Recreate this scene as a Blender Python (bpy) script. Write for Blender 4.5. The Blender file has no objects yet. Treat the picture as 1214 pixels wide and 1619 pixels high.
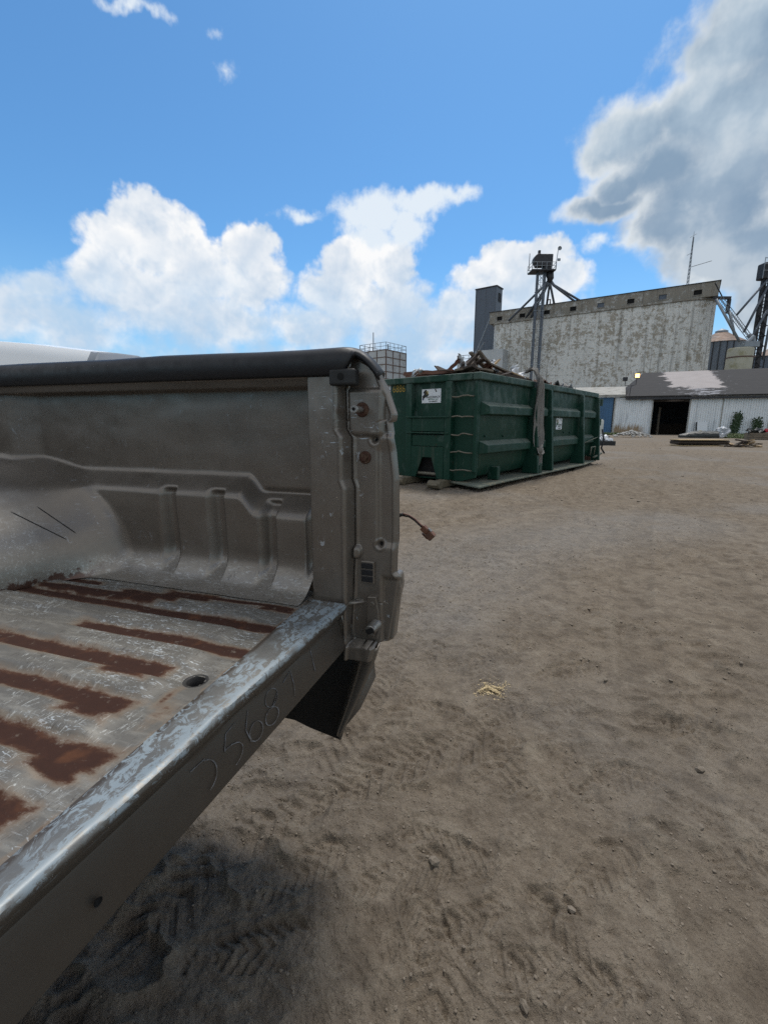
import bpy, bmesh, math, random
import numpy as np
from mathutils import Vector, Matrix
random.seed(7); RNG = np.random.default_rng(7)
C = bpy.context.scene.collection
scn = bpy.context.scene
R = math.radians

# ------------------------------------------------------------------ camera, exposure
cd = bpy.data.cameras.new('camera'); cam = bpy.data.objects.new('camera', cd); C.objects.link(cam); scn.camera = cam
cd.sensor_fit = 'VERTICAL'; cd.sensor_height = 36.0; cd.lens = 36 * 703.01 / 1619
cd.clip_start = 0.02; cd.clip_end = 6000
PITCH, ROLL, EYE = 0.197084, 0.002688, 1.15
_f = Vector((0, math.cos(PITCH), -math.sin(PITCH))); _u = Vector((0, math.sin(PITCH), math.cos(PITCH))); _r = Vector((1, 0, 0))
_r2 = _r * math.cos(ROLL) + _u * math.sin(ROLL); _u2 = _u * math.cos(ROLL) - _r * math.sin(ROLL)
cam.matrix_world = Matrix(((_r2.x, _u2.x, -_f.x, 0), (_r2.y, _u2.y, -_f.y, 0), (_r2.z, _u2.z, -_f.z, EYE), (0, 0, 0, 1)))
scn.render.resolution_x, scn.render.resolution_y = 767, 1024
vs = scn.view_settings; vs.view_transform = 'Standard'; vs.look = 'None'; vs.exposure = 0.0; vs.gamma = 1.0
scn.cycles.use_denoising = False; scn.cycles.sample_clamp_indirect = 4
scn.cycles.max_bounces = 6; scn.cycles.diffuse_bounces = 3; scn.cycles.glossy_bounces = 3

# ------------------------------------------------------------------ node helper
class NT:
    def __init__(s, tree): s.t = tree; s.t.nodes.clear()
    def n(s, typ, ins=None, **kw):
        nd = s.t.nodes.new(typ)
        for k, v in kw.items(): setattr(nd, k, v)
        for k, v in (ins or {}).items(): s.put(nd.inputs[k], v)
        return nd
    def put(s, sock, v):
        if isinstance(v, bpy.types.NodeSocket): s.t.links.new(v, sock)
        elif isinstance(v, (tuple, list)) and sock.type == 'RGBA' and len(v) == 3: sock.default_value = (*v, 1)
        else: sock.default_value = v
    def m(s, op, a, b=None, c=None, clamp=False):
        nd = s.t.nodes.new('ShaderNodeMath'); nd.operation = op; nd.use_clamp = clamp
        for i, v in enumerate((a, b, c)):
            if v is not None: s.put(nd.inputs[i], v)
        return nd.outputs[0]
    def v(s, op, a, b=None, out=0):
        nd = s.t.nodes.new('ShaderNodeVectorMath'); nd.operation = op
        s.put(nd.inputs[0], a)
        if b is not None: s.put(nd.inputs[3] if op == 'SCALE' else nd.inputs[1], b)
        return nd.outputs[out]
    def mix(s, f, a, b, mode='MIX'):
        nd = s.t.nodes.new('ShaderNodeMix'); nd.data_type = 'RGBA'; nd.blend_type = mode
        s.put(nd.inputs[0], f); s.put(nd.inputs[6], a); s.put(nd.inputs[7], b); return nd.outputs[2]
    def noise(s, vec, scale, detail=4, rough=.55, dist=0, dim='3D'):
        return s.n('ShaderNodeTexNoise', {'Vector': vec, 'Scale': scale, 'Detail': detail, 'Roughness': rough, 'Distortion': dist}, noise_dimensions=dim).outputs[0]
    def step(s, x, a, b):
        nd = s.n('ShaderNodeMapRange', {'Value': x, 'From Min': a, 'From Max': b}, interpolation_type='SMOOTHSTEP'); return nd.outputs[0]
    def lin(s, x, a, b, c=0., d=1.):
        return s.n('ShaderNodeMapRange', {'Value': x, 'From Min': a, 'From Max': b, 'To Min': c, 'To Max': d}).outputs[0]
    def obj(s): return s.n('ShaderNodeTexCoord').outputs['Object']
    def scale(s, vec, sc, rot=(0, 0, 0)):
        return s.n('ShaderNodeMapping', {'Vector': vec, 'Scale': sc, 'Rotation': rot}).outputs[0]
    def sep(s, vec): return s.n('ShaderNodeSeparateXYZ', {'Vector': vec}).outputs
    def attr(s, name): return s.n('ShaderNodeAttribute', attribute_name=name).outputs['Fac']
    def bump(s, h, strength=.3, dist=.01, normal=None):
        d = {'Height': h, 'Strength': strength, 'Distance': dist}
        if normal is not None: d['Normal'] = normal
        return s.n('ShaderNodeBump', d).outputs[0]
    def out(s, col, rough=.6, metal=0., normal=None, **kw):
        d = {'Base Color': col, 'Roughness': rough, 'Metallic': metal}
        if normal is not None: d['Normal'] = normal
        d.update(kw)
        b = s.n('ShaderNodeBsdfPrincipled', d)
        o = s.n('ShaderNodeOutputMaterial'); s.t.links.new(b.outputs[0], o.inputs[0])

# ------------------------------------------------------------------ sky and clouds (direction based, at infinity)
SUN_EL, SUN_AZ = R(68), R(24)          # azimuth clockwise from +Y
SKY = 0.115
world = bpy.data.worlds.new('World'); scn.world = world; world.use_nodes = True
N = NT(world.node_tree)
CUM = [(-0.456, 0.356, 0.06, 0.037), (-0.496, 0.313, 0.062, 0.046), (-0.429, 0.316, 0.096, 0.059), (-0.521, 0.259, 0.049, 0.055), (-0.361, 0.279, 0.103, 0.065), (-0.27, 0.321, 0.055, 0.046), (-0.261, 0.266, 0.061, 0.068), (-0.453, 0.232, 0.149, 0.063), (-0.356, 0.192, 0.21, 0.063), (-0.617, 0.224, 0.046, 0.025), (-0.668, 0.175, 0.074, 0.058), (-0.588, 0.165, 0.111, 0.062),
 (-0.063, 0.303, 0.081, 0.048), (0.018, 0.303, 0.044, 0.055), (-0.103, 0.257, 0.091, 0.053), (-0.01, 0.229, 0.126, 0.065), (0.096, 0.205, 0.092, 0.05), (0.044, 0.163, 0.186, 0.062), (-0.143, 0.191, 0.118, 0.06), (0.191, 0.282, 0.063, 0.033), (0.251, 0.309, 0.068, 0.038), (0.319, 0.313, 0.056, 0.033), (0.358, 0.27, 0.053, 0.038), (0.273, 0.256, 0.134, 0.061), (0.213, 0.202, 0.127, 0.071), (0.148, 0.227, 0.052, 0.047), (0.2, 0.12, 0.9, 0.05), (-.9, .2, .2, .09), (1.3, .2, .3, .1), (-1.5, .25, .4, .14), (2.4, .3, .6, .2), (-2.5, .3, .5, .16)]
WISP = [(-0.023, 0.396, 0.079, 0.045), (0.066, 0.41, 0.089, 0.027), (0.135, 0.416, 0.052, 0.021), (-0.165, 0.381, 0.052, 0.017), (-0.023, 0.341, 0.08, 0.073), (0.041, 0.372, 0.051, 0.045), (0.411, 0.321, 0.039, 0.013), (0.454, 0.312, 0.026, 0.007), (-0.316, 0.601, 0.017, 0.008), (-0.297, 0.561, 0.022, 0.01), (-0.436, 0.606, 0.058, 0.011)]
DARK = [(0.614, 0.536, 0.108, 0.07), (0.595, 0.463, 0.126, 0.088), (0.531, 0.464, 0.087, 0.057), (0.462, 0.46, 0.091, 0.049), (0.413, 0.449, 0.052, 0.033), (0.575, 0.369, 0.143, 0.072), (0.422, 0.37, 0.083, 0.024), (0.525, 0.335, 0.077, 0.041), (0.638, 0.279, 0.109, 0.063), (0.674, 0.21, 0.056, 0.056), (0.559, 0.533, 0.06, 0.03), (0.707, 0.409, 0.115, 0.189), (0.773, 0.201, 0.108, 0.137), (.95, .45, .28, .3)]
def cloud_group(name, blobs, warp):
    g = bpy.data.node_groups.new(name, 'ShaderNodeTree')
    g.interface.new_socket('P', in_out='INPUT', socket_type='NodeSocketVector')
    g.interface.new_socket('Height', in_out='OUTPUT', socket_type='NodeSocketFloat')
    G = NT(g); gi = G.n('NodeGroupInput'); go = G.n('NodeGroupOutput')
    P = gi.outputs[0]
    w = G.n('ShaderNodeTexNoise', {'Vector': P, 'Scale': 9., 'Detail': 4, 'Roughness': .6}, noise_dimensions='2D').outputs['Color']
    Pw = G.v('ADD', P, G.v('SCALE', G.v('SUBTRACT', w, (.5, .5, .5)), warp))
    acc = None
    for (a, e, ra, re) in blobs:
        d = G.v('MULTIPLY', G.v('SUBTRACT', Pw, (a, e, 0)), (1 / ra, 1 / re, 0))
        q = G.m('SUBTRACT', 1., G.v('LENGTH', d, out=1))
        q = G.m('MULTIPLY', q, min(1., 2.2 * math.sqrt(ra * re) / .11))
        acc = q if acc is None else G.m('SMOOTH_MAX', acc, q, .12)
    G.put(go.inputs[0], acc)
    return g
def puff_group(name, warp, puff_scale, puff, soft, ns=26., det=6):
    g = bpy.data.node_groups.new(name, 'ShaderNodeTree')
    g.interface.new_socket('P', in_out='INPUT', socket_type='NodeSocketVector')
    g.interface.new_socket('Height', in_out='OUTPUT', socket_type='NodeSocketFloat')
    G = NT(g); gi = G.n('NodeGroupInput'); go = G.n('NodeGroupOutput'); P = gi.outputs[0]
    w = G.n('ShaderNodeTexNoise', {'Vector': P, 'Scale': 14., 'Detail': 3, 'Roughness': .6}, noise_dimensions='2D').outputs['Color']
    Pw = G.v('ADD', P, G.v('SCALE', G.v('SUBTRACT', w, (.5, .5, .5)), warp))
    v1 = G.n('ShaderNodeTexVoronoi', {'Vector': Pw, 'Scale': puff_scale, 'Detail': 3., 'Roughness': .5, 'Lacunarity': 2.2}, voronoi_dimensions='2D', feature='F1', normalize=True).outputs['Distance']
    n1 = G.noise(P, ns, det, .6, dim='2D')
    h = G.m('MULTIPLY', G.m('SUBTRACT', .42, v1), puff)
    h = G.m('ADD', h, G.m('MULTIPLY', G.m('SUBTRACT', n1, .5), soft))
    G.put(go.inputs[0], h)
    return g
dirv = N.v('NORMALIZE', N.n('ShaderNodeTexCoord').outputs['Generated'])
sx, sy, sz = N.sep(dirv)
AE = N.n('ShaderNodeCombineXYZ', {'X': N.m('ARCTAN2', sx, sy), 'Y': N.m('ARCSINE', sz), 'Z': 0.}).outputs[0]
def ev(g, off=None):
    nd = N.n('ShaderNodeGroup', node_tree=g)
    N.put(nd.inputs[0], AE if off is None else N.v('ADD', AE, off)); return nd.outputs[0]
sky = N.n('ShaderNodeTexSky', sky_type='NISHITA', sun_disc=False, sun_elevation=SUN_EL, sun_rotation=SUN_AZ % (2 * math.pi), altitude=100., air_density=1., dust_density=.6, ozone_density=2.5).outputs[0]
skyc = N.mix(1., sky, (SKY * .66, SKY * 1.10, SKY * 1.32), 'MULTIPLY')
el = N.sep(AE)[1]; azm = N.sep(AE)[0]
gc = cloud_group('cumulus', CUM, .05); gcp = puff_group('cumulus_puffs', .028, 17., .80, .40)
gw = cloud_group('wisps', WISP, .06)
DARK += [(.50, .41, .10, .06), (.445, .40, .06, .035), (.60, .33, .12, .07)]
DARK = [(a, e, ra * 1.12, re * 1.14) for a, e, ra, re in DARK]
gd = cloud_group('storm_cloud', DARK, .05); gdp = puff_group('storm_puffs', .04, 9., .22, .75, 17., 8)
gsh = puff_group('billow_shade', .03, 11., 1.0, .30, 14., 3)
bc = ev(gc); p1 = ev(gcp); s1 = ev(gsh); s2 = ev(gsh, (-.006, .020, 0))
hc = N.m('ADD', bc, p1)
ac = N.step(hc, -.02, N.lin(el, .15, .34, .75, .28))
lit = N.m('ADD', N.m('MULTIPLY', N.m('SUBTRACT', s1, s2), 1.9), .76, clamp=True)
p2 = ev(gcp, (-.003, .009, 0)); lit = N.m('ADD', lit, N.m('MULTIPLY', N.m('SUBTRACT', p1, p2), .9), clamp=True)
broad = N.noise(AE, 7.5, 3, .5, dim='2D')
lit = N.m('MULTIPLY', lit, N.lin(broad, .34, .60, .62, 1.10), clamp=True)
lit = N.m('MULTIPLY', lit, N.lin(N.step(hc, .35, 1.1), 0., 1., 1.08, .72), clamp=True)
low = N.m('MULTIPLY', N.step(el, .34, .14), N.lin(N.noise(AE, 11., 4, .6, dim='2D'), .38, .6, 1., .35), clamp=True)
ccol = N.mix(lit, (.48, .61, .77), (.97, .975, .98))
ccol = N.mix(N.m('MULTIPLY', low, .92), ccol, (.42, .62, .84))
hw = N.m('ADD', ev(gw), N.m('MULTIPLY', N.m('SUBTRACT', N.noise(AE, 24., 6, .62, dim='2D'), .5), .9)); aw = N.m('MULTIPLY', N.step(hw, -.05, .55), .92)
bd_ = ev(gd); q1 = ev(gdp); q2 = ev(gdp, (-.022, .010, 0))
hd = N.m('ADD', bd_, q1)
ad = N.step(hd, -.12, .40)
edge = N.m('SUBTRACT', 1., N.step(hd, .12, .80))
litd = N.m('ADD', N.m('MULTIPLY', N.m('SUBTRACT', q1, q2), .35), N.m('MULTIPLY', edge, .95), clamp=True)
big = N.noise(AE, 6.5, 5, .52, dim='2D')
litd = N.m('MULTIPLY', litd, N.lin(N.noise(AE, 8., 4, .6, dim='2D'), .38, .56, .45, 1.), clamp=True)
litd = N.m('MAXIMUM', litd, N.m('MULTIPLY', N.step(big, .50, .68), .40))
dcol = N.mix(N.step(big, .32, .60), (.25, .36, .49), (.43, .54, .65))
dcol = N.mix(N.m('MULTIPLY', N.step(el, .47, .34), .6), dcol, (.24, .34, .47))
dcol = N.mix(litd, dcol, (.84, .875, .89))
haze = N.step(el, .34, -.02)
c1 = N.mix(N.m('MULTIPLY', haze, .5), skyc, (.46, .70, .90))
c1 = N.mix(aw, c1, (.82, .89, .95))
c1 = N.mix(ac, c1, ccol)
c1 = N.mix(ad, c1, dcol)
# unseen clouds added overhead and behind the camera for neutral fill light
fill_deck = N.m('MAXIMUM', N.step(el, .74, .98), N.step(N.m('ABSOLUTE', azm), .95, 1.35))
fill_deck = N.m('MULTIPLY', fill_deck, N.m('MULTIPLY', N.step(N.noise(dirv, 2.2, 4, .6), .36, .55), N.step(el, .02, .25)))
c1 = N.mix(N.m('MULTIPLY', fill_deck, .92), c1, N.mix(N.noise(dirv, 4., 4, .6), (.48, .50, .52), (1.05, 1.03, .99)))
bg = N.n('ShaderNodeBackground', {'Color': c1, 'Strength': 1.0})
wo = N.n('ShaderNodeOutputWorld'); N.t.links.new(bg.outputs[0], wo.inputs[0])
world.cycles.sampling_method = 'MANUAL'; world.cycles.sample_map_resolution = 512
# thin cloud over the sun: one wide soft sun
ld = bpy.data.lights.new('sun', 'SUN'); ld.energy = 2.6; ld.angle = R(17); ld.color = (1., .96, .9)
sun = bpy.data.objects.new('sun', ld); C.objects.link(sun)
_sd = Vector((math.sin(SUN_AZ) * math.cos(SUN_EL), math.cos(SUN_AZ) * math.cos(SUN_EL), math.sin(SUN_EL)))
sun.rotation_euler = _sd.to_track_quat('Z', 'Y').to_euler()

# ------------------------------------------------------------------ object helpers
def tag(o, label=None, cat=None, group=None, kind=None):
    if label: o['label'] = label
    if cat: o['category'] = cat
    if group: o['group'] = group
    if kind: o['kind'] = kind
    return o
def thing(name, label, cat, loc=(0, 0, 0), rz=0., group=None):
    o = bpy.data.objects.new(name, None); C.objects.link(o); o.location = loc; o.rotation_euler = (0, 0, rz); o.empty_display_size = .2
    return tag(o, label, cat, group)
class MB:
    def __init__(s, off=(0, 0, 0)): s.V = []; s.F = []; s.off = Vector(off)
    def add(s, vs, fs):
        b = len(s.V); s.V += [tuple(Vector(v) + s.off) for v in vs]; s.F += [tuple(b + i for i in f) for f in fs]; return s
    def box(s, lo, hi, M=None):
        x0, y0, z0 = lo; x1, y1, z1 = hi
        vs = [Vector(p) for p in ((x0, y0, z0), (x1, y0, z0), (x1, y1, z0), (x0, y1, z0), (x0, y0, z1), (x1, y0, z1), (x1, y1, z1), (x0, y1, z1))]
        if M is not None: vs = [M @ p for p in vs]
        return s.add(vs, [(0, 3, 2, 1), (4, 5, 6, 7), (0, 1, 5, 4), (1, 2, 6, 5), (2, 3, 7, 6), (3, 0, 4, 7)])
    def beam(s, a, b, w, t, up=(0, 0, 1)):
        a, b = Vector(a), Vector(b); d = (b - a).normalized(); sd = d.cross(Vector(up))
        sd = sd.normalized() if sd.length > 1e-4 else Vector((1, 0, 0)); u = sd.cross(d)
        vs = [p + sd * (i * w / 2) + u * (j * t / 2) for p in (a, b) for i, j in ((-1, -1), (1, -1), (1, 1), (-1, 1))]
        return s.add(vs, [(3, 2, 1, 0), (4, 5, 6, 7), (0, 1, 5, 4), (1, 2, 6, 5), (2, 3, 7, 6), (3, 0, 4, 7)])
    def tube(s, pts, r, n=10, cap=True):
        pts = [Vector(p) for p in pts]; rs = r if isinstance(r, (list, tuple)) else [r] * len(pts); vs = []; fs = []
        ref = None
        for i, p in enumerate(pts):
            d = (pts[min(i + 1, len(pts) - 1)] - pts[max(i - 1, 0)]).normalized()
            if ref is None:
                ref = d.cross(Vector((0, 0, 1)));
                if ref.length < 1e-3: ref = d.cross(Vector((1, 0, 0)))
            ref = (ref - d * ref.dot(d)).normalized(); b = d.cross(ref)
            for k in range(n):
                a = 2 * math.pi * k / n; vs.append(p + (ref * math.cos(a) + b * math.sin(a)) * rs[i])
        for i in range(len(pts) - 1):
            for k in range(n): fs.append((i * n + k, i * n + (k + 1) % n, (i + 1) * n + (k + 1) % n, (i + 1) * n + k))
        if cap: fs += [tuple(range(n - 1, -1, -1)), tuple(range((len(pts) - 1) * n, len(pts) * n))]
        return s.add(vs, fs)
    def prism(s, poly, axis, a, b):
        """poly: 2D points; axis the extrusion axis"""
        def mk(p, t): return {'x': (t, p[0], p[1]), 'y': (p[0], t, p[1]), 'z': (p[0], p[1], t)}[axis]
        n = len(poly); vs = [mk(p, a) for p in poly] + [mk(p, b) for p in poly]
        return s.add(vs, [tuple(range(n - 1, -1, -1)), tuple(range(n, 2 * n))] + [(i, (i + 1) % n, n + (i + 1) % n, n + i) for i in range(n)])
    def lathe(s, prof, c, n=32):
        vs = []; fs = []; m = len(prof)
        for k in range(n):
            a = 2 * math.pi * k / n
            for (r, z) in prof: vs.append((c[0] + r * math.cos(a), c[1] + r * math.sin(a), c[2] + z))
        for k in range(n):
            for i in range(m - 1): fs.append((k * m + i, ((k + 1) % n) * m + i, ((k + 1) % n) * m + i + 1, k * m + i + 1))
        return s.add(vs, fs)
    def grid(s, P):
        nu, nv = len(P), len(P[0])
        return s.add([p for row in P for p in row], [(i * nv + j, (i + 1) * nv + j, (i + 1) * nv + j + 1, i * nv + j + 1) for i in range(nu - 1) for j in range(nv - 1)])
    def build(s, name, m, parent=None, smooth=False, bevel=0., seg=2, solid=0., label=None):
        me = bpy.data.meshes.new(name); me.from_pydata(s.V, [], s.F); me.update()
        return finish(me, name, m, parent, smooth, bevel, seg, solid, label)
def finish(me, name, m, parent=None, smooth=False, bevel=0., seg=2, solid=0., label=None):
    bm = bmesh.new(); bm.from_mesh(me); bmesh.ops.recalc_face_normals(bm, faces=bm.faces); bm.to_mesh(me); bm.free()
    if smooth:
        me.polygons.foreach_set('use_smooth', [True] * len(me.polygons))
        if smooth == 'auto': me.set_sharp_from_angle(angle=R(38))
    me.materials.append(m)
    o = bpy.data.objects.new(name, me); C.objects.link(o)
    if parent is not None: o.parent = parent
    if solid:
        q = o.modifiers.new('solid', 'SOLIDIFY'); q.thickness = abs(solid); q.offset = 1 if solid > 0 else -1
    if bevel:
        q = o.modifiers.new('bevel', 'BEVEL'); q.width = bevel; q.segments = seg; q.limit_method = 'ANGLE'; q.angle_limit = R(35)
    if label: o['label'] = label
    return o
def np_grid(name, X, Y, Z, m, parent=None, attrs=None, flip=False):
    nu, nv = X.shape; n = nu * nv
    me = bpy.data.meshes.new(name)
    idx = np.arange(n).reshape(nu, nv)
    q = np.stack([idx[:-1, :-1], idx[1:, :-1], idx[1:, 1:], idx[:-1, 1:]], -1).reshape(-1, 4)
    if flip: q = q[:, ::-1]
    me.vertices.add(n); me.vertices.foreach_set('co', np.stack([X, Y, Z], -1).astype(np.float32).ravel())
    me.loops.add(q.size); me.loops.foreach_set('vertex_index', q.astype(np.int32).ravel())
    me.polygons.add(len(q)); me.polygons.foreach_set('loop_start', np.arange(0, q.size, 4, dtype=np.int32))
    me.polygons.foreach_set('use_smooth', np.ones(len(q), bool))
    for k, a in (attrs or {}).items():
        at = me.attributes.new(k, 'FLOAT', 'POINT'); at.data.foreach_set('value', a.astype(np.float32).ravel())
    me.update(calc_edges=True); me.validate()
    me.materials.append(m)
    o = bpy.data.objects.new(name, me); C.objects.link(o)
    if parent is not None: o.parent = parent
    return o
def copy_tree(o, parent=None):
    c = o.copy(); C.objects.link(c)
    if parent is not None: c.parent = parent
    for ch in list(o.children): copy_tree(ch, c)
    return c
def text_mesh(name, txt, size, M, m, parent, bold=0., extrude=.0015, shear=0., sx=1.):
    cu = bpy.data.curves.new('lettering', 'FONT'); cu.body = txt; cu.size = size; cu.extrude = extrude; cu.offset = bold; cu.align_x = 'CENTER'; cu.align_y = 'CENTER'; cu.shear = shear
    tmp = bpy.data.objects.new('lettering', cu); C.objects.link(tmp)
    dg = bpy.context.evaluated_depsgraph_get(); me = bpy.data.meshes.new_from_object(tmp.evaluated_get(dg))
    bpy.data.objects.remove(tmp)
    me.transform(M @ Matrix.Diagonal((sx, 1, 1, 1))); me.materials.clear(); me.materials.append(m)
    o = bpy.data.objects.new(name, me); C.objects.link(o); o.parent = parent; return o
def frame(o, x, y):
    x = Vector(x).normalized(); y = Vector(y).normalized(); z = x.cross(y)
    return Matrix(((x.x, y.x, z.x, o[0]), (x.y, y.y, z.y, o[1]), (x.z, y.z, z.z, o[2]), (0, 0, 0, 1)))
# numpy gradient noise
_perm = RNG.permutation(512); _ang = RNG.random(512) * 2 * np.pi
def gnoise(x, y):
    xi = np.floor(x).astype(int); yi = np.floor(y).astype(int); xf = x - xi; yf = y - yi
    u = xf * xf * xf * (xf * (xf * 6 - 15) + 10); v = yf * yf * yf * (yf * (yf * 6 - 15) + 10)
    def g(i, j, fx, fy):
        a = _ang[_perm[(_perm[i & 255] + j) & 511]]; return np.cos(a) * fx + np.sin(a) * fy
    a = g(xi, yi, xf, yf); b = g(xi + 1, yi, xf - 1, yf); c = g(xi, yi + 1, xf, yf - 1); d = g(xi + 1, yi + 1, xf - 1, yf - 1)
    return (a + (b - a) * u) * (1 - v) + (c + (d - c) * u) * v
def fbm(x, y, o=4, gain=.5):
    t = 0; a = 1.; f = 1.
    for i in range(o): t = t + a * gnoise(x * f + i * 17.3, y * f - i * 9.7); a *= gain; f *= 2.03
    return t
def sst(x, a, b):
    t = np.clip((x - a) / (b - a), 0, 1); return t * t * (3 - 2 * t)

# ------------------------------------------------------------------ materials
def mat(name, fn):
    m = bpy.data.materials.new(name); m.use_nodes = True; n = NT(m.node_tree); fn(n); return m
def simple(name, col, rough=.6, metal=0., var=.25, sc=6., bump=.0, dirt=None, dsc=3., damt=.5, bsc=60.):
    def f(n):
        o = n.obj(); a = n.noise(o, sc, 6, .6)
        c = n.mix(a, tuple(x * (1 - var) for x in col), tuple(min(1, x * (1 + var)) for x in col))
        if dirt: c = n.mix(n.m('MULTIPLY', n.step(n.noise(o, dsc, 8, .68), .5, .66), damt), c, dirt)
        nm = n.bump(n.noise(o, bsc, 5, .6), bump, .01) if bump else None
        n.out(c, n.lin(n.noise(o, sc * 2.3, 4), .3, .7, max(.05, rough - .1), min(1, rough + .1)), metal, nm)
    return mat(name, f)
# bed paint: grey brown metallic, dusty, chipped
def f_paint(chip=.5, dusty=.35, light=(.50, .56, .62)):
    def f(n):
        o = n.obj()
        base = n.mix(n.noise(o, 5, 5), (.148, .129, .109), (.198, .174, .149))
        dust = n.m('MULTIPLY', n.step(n.noise(o, 7, 8, .7), .42, .72), dusty)
        c = n.mix(dust, base, (.22, .20, .175))
        ch = n.m('MULTIPLY', n.step(n.noise(n.scale(o, (1, 1, .55)), 60, 5, .72, 1.2), .61, .65), n.step(n.noise(o, 9, 3), .50, .62))
        c = n.mix(n.m('MULTIPLY', ch, chip), c, light)
        sc = n.step(n.noise(n.scale(o, (9, 9, 60), (.5, .3, .8)), 4, 4, .6, .4), .64, .67)
        c = n.mix(n.m('MULTIPLY', n.m('MULTIPLY', sc, n.step(n.noise(o, 4.2, 2), .5, .64)), chip), c, light)
        zz = n.sep(o)[2]; wo_ = n.attr('worn')
        wear = n.step(n.m('ADD', wo_, n.m('MULTIPLY', n.m('SUBTRACT', n.noise(o, 16, 8, .72), .5), 1.1)), .25, .95)
        c = n.mix(n.m('MULTIPLY', wear, .70), c, n.mix(n.noise(o, 34, 8, .72), (.20, .185, .16), (.37, .35, .315)))
        sw = n.m('MULTIPLY', n.step(n.noise(n.scale(o, (12, 40, 40), (0, 0, .3)), 4, 6, .7, 1.), .55, .60), wear)
        c = n.mix(n.m('MULTIPLY', sw, .6), c, (.48, .49, .48))
        sd = n.m('MULTIPLY', n.step(n.noise(n.scale(o, (16, 16, 5), (.9, .2, .4)), 3.6, 6, .72, 1.), .58, .63), n.m('MULTIPLY', wear, n.step(n.noise(o, 9, 3), .42, .6)))
        c = n.mix(n.m('MULTIPLY', sd, .8), c, (.06, .05, .042))
        ru = n.m('MULTIPLY', n.step(n.m('ADD', n.noise(o, 20, 8, .72), n.lin(zz, .44, .53, .15, -.25)), .56, .62), n.m('MULTIPLY', n.step(wo_, .45, .7), n.step(n.sep(o)[0], -.66, -.72)))
        c = n.mix(n.m('MULTIPLY', ru, .92), c, (.075, .028, .016))
        rough = n.lin(n.noise(o, 12, 6, .65), .3, .7, .27, .44)
        rough = n.m('ADD', rough, n.m('MULTIPLY', dust, .35))
        n.out(c, rough, .55, n.bump(n.noise(o, 7, 4), .10, .010), **{'Coat Weight': .45, 'Coat Roughness': .2})
    return f
M_paint = mat('worn_metallic_paint', f_paint(.28, .35))
M_pillar = mat('chipped_metallic_paint', f_paint(1., .25))
def f_house(n):
    o = n.obj(); x, y, z = n.sep(o)
    base = n.mix(n.noise(o, 5, 5), (.15, .14, .125), (.20, .185, .17))
    worn = n.m('MULTIPLY', n.step(n.noise(o, 16, 9, .7), .40, .66), n.step(z, .80, .50))
    c = n.mix(n.m('MULTIPLY', worn, .6), base, (.36, .36, .34))
    sc = n.step(n.noise(n.scale(o, (20, 20, 5), (.9, .2, .4)), 3.2, 5, .7, 1.), .63, .69)
    c = n.mix(n.m('MULTIPLY', sc, n.step(n.noise(o, 9, 3), .45, .6)), c, (.045, .038, .032))
    ru = n.m('MULTIPLY', n.step(n.m('ADD', n.noise(o, 22, 6, .7), n.lin(z, .44, .56, .16, -.2)), .60, .66), 1.)
    c = n.mix(ru, c, (.085, .032, .018))
    n.out(c, n.lin(n.noise(o, 14, 6, .65),   .3, .7, .34, .5), .5, n.bump(n.noise(o, 60, 4), .05, .004), **{'Coat Weight': .1, 'Coat Roughness': .25})
M_house = mat('worn_wheel_house_paint', f_house)
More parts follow.
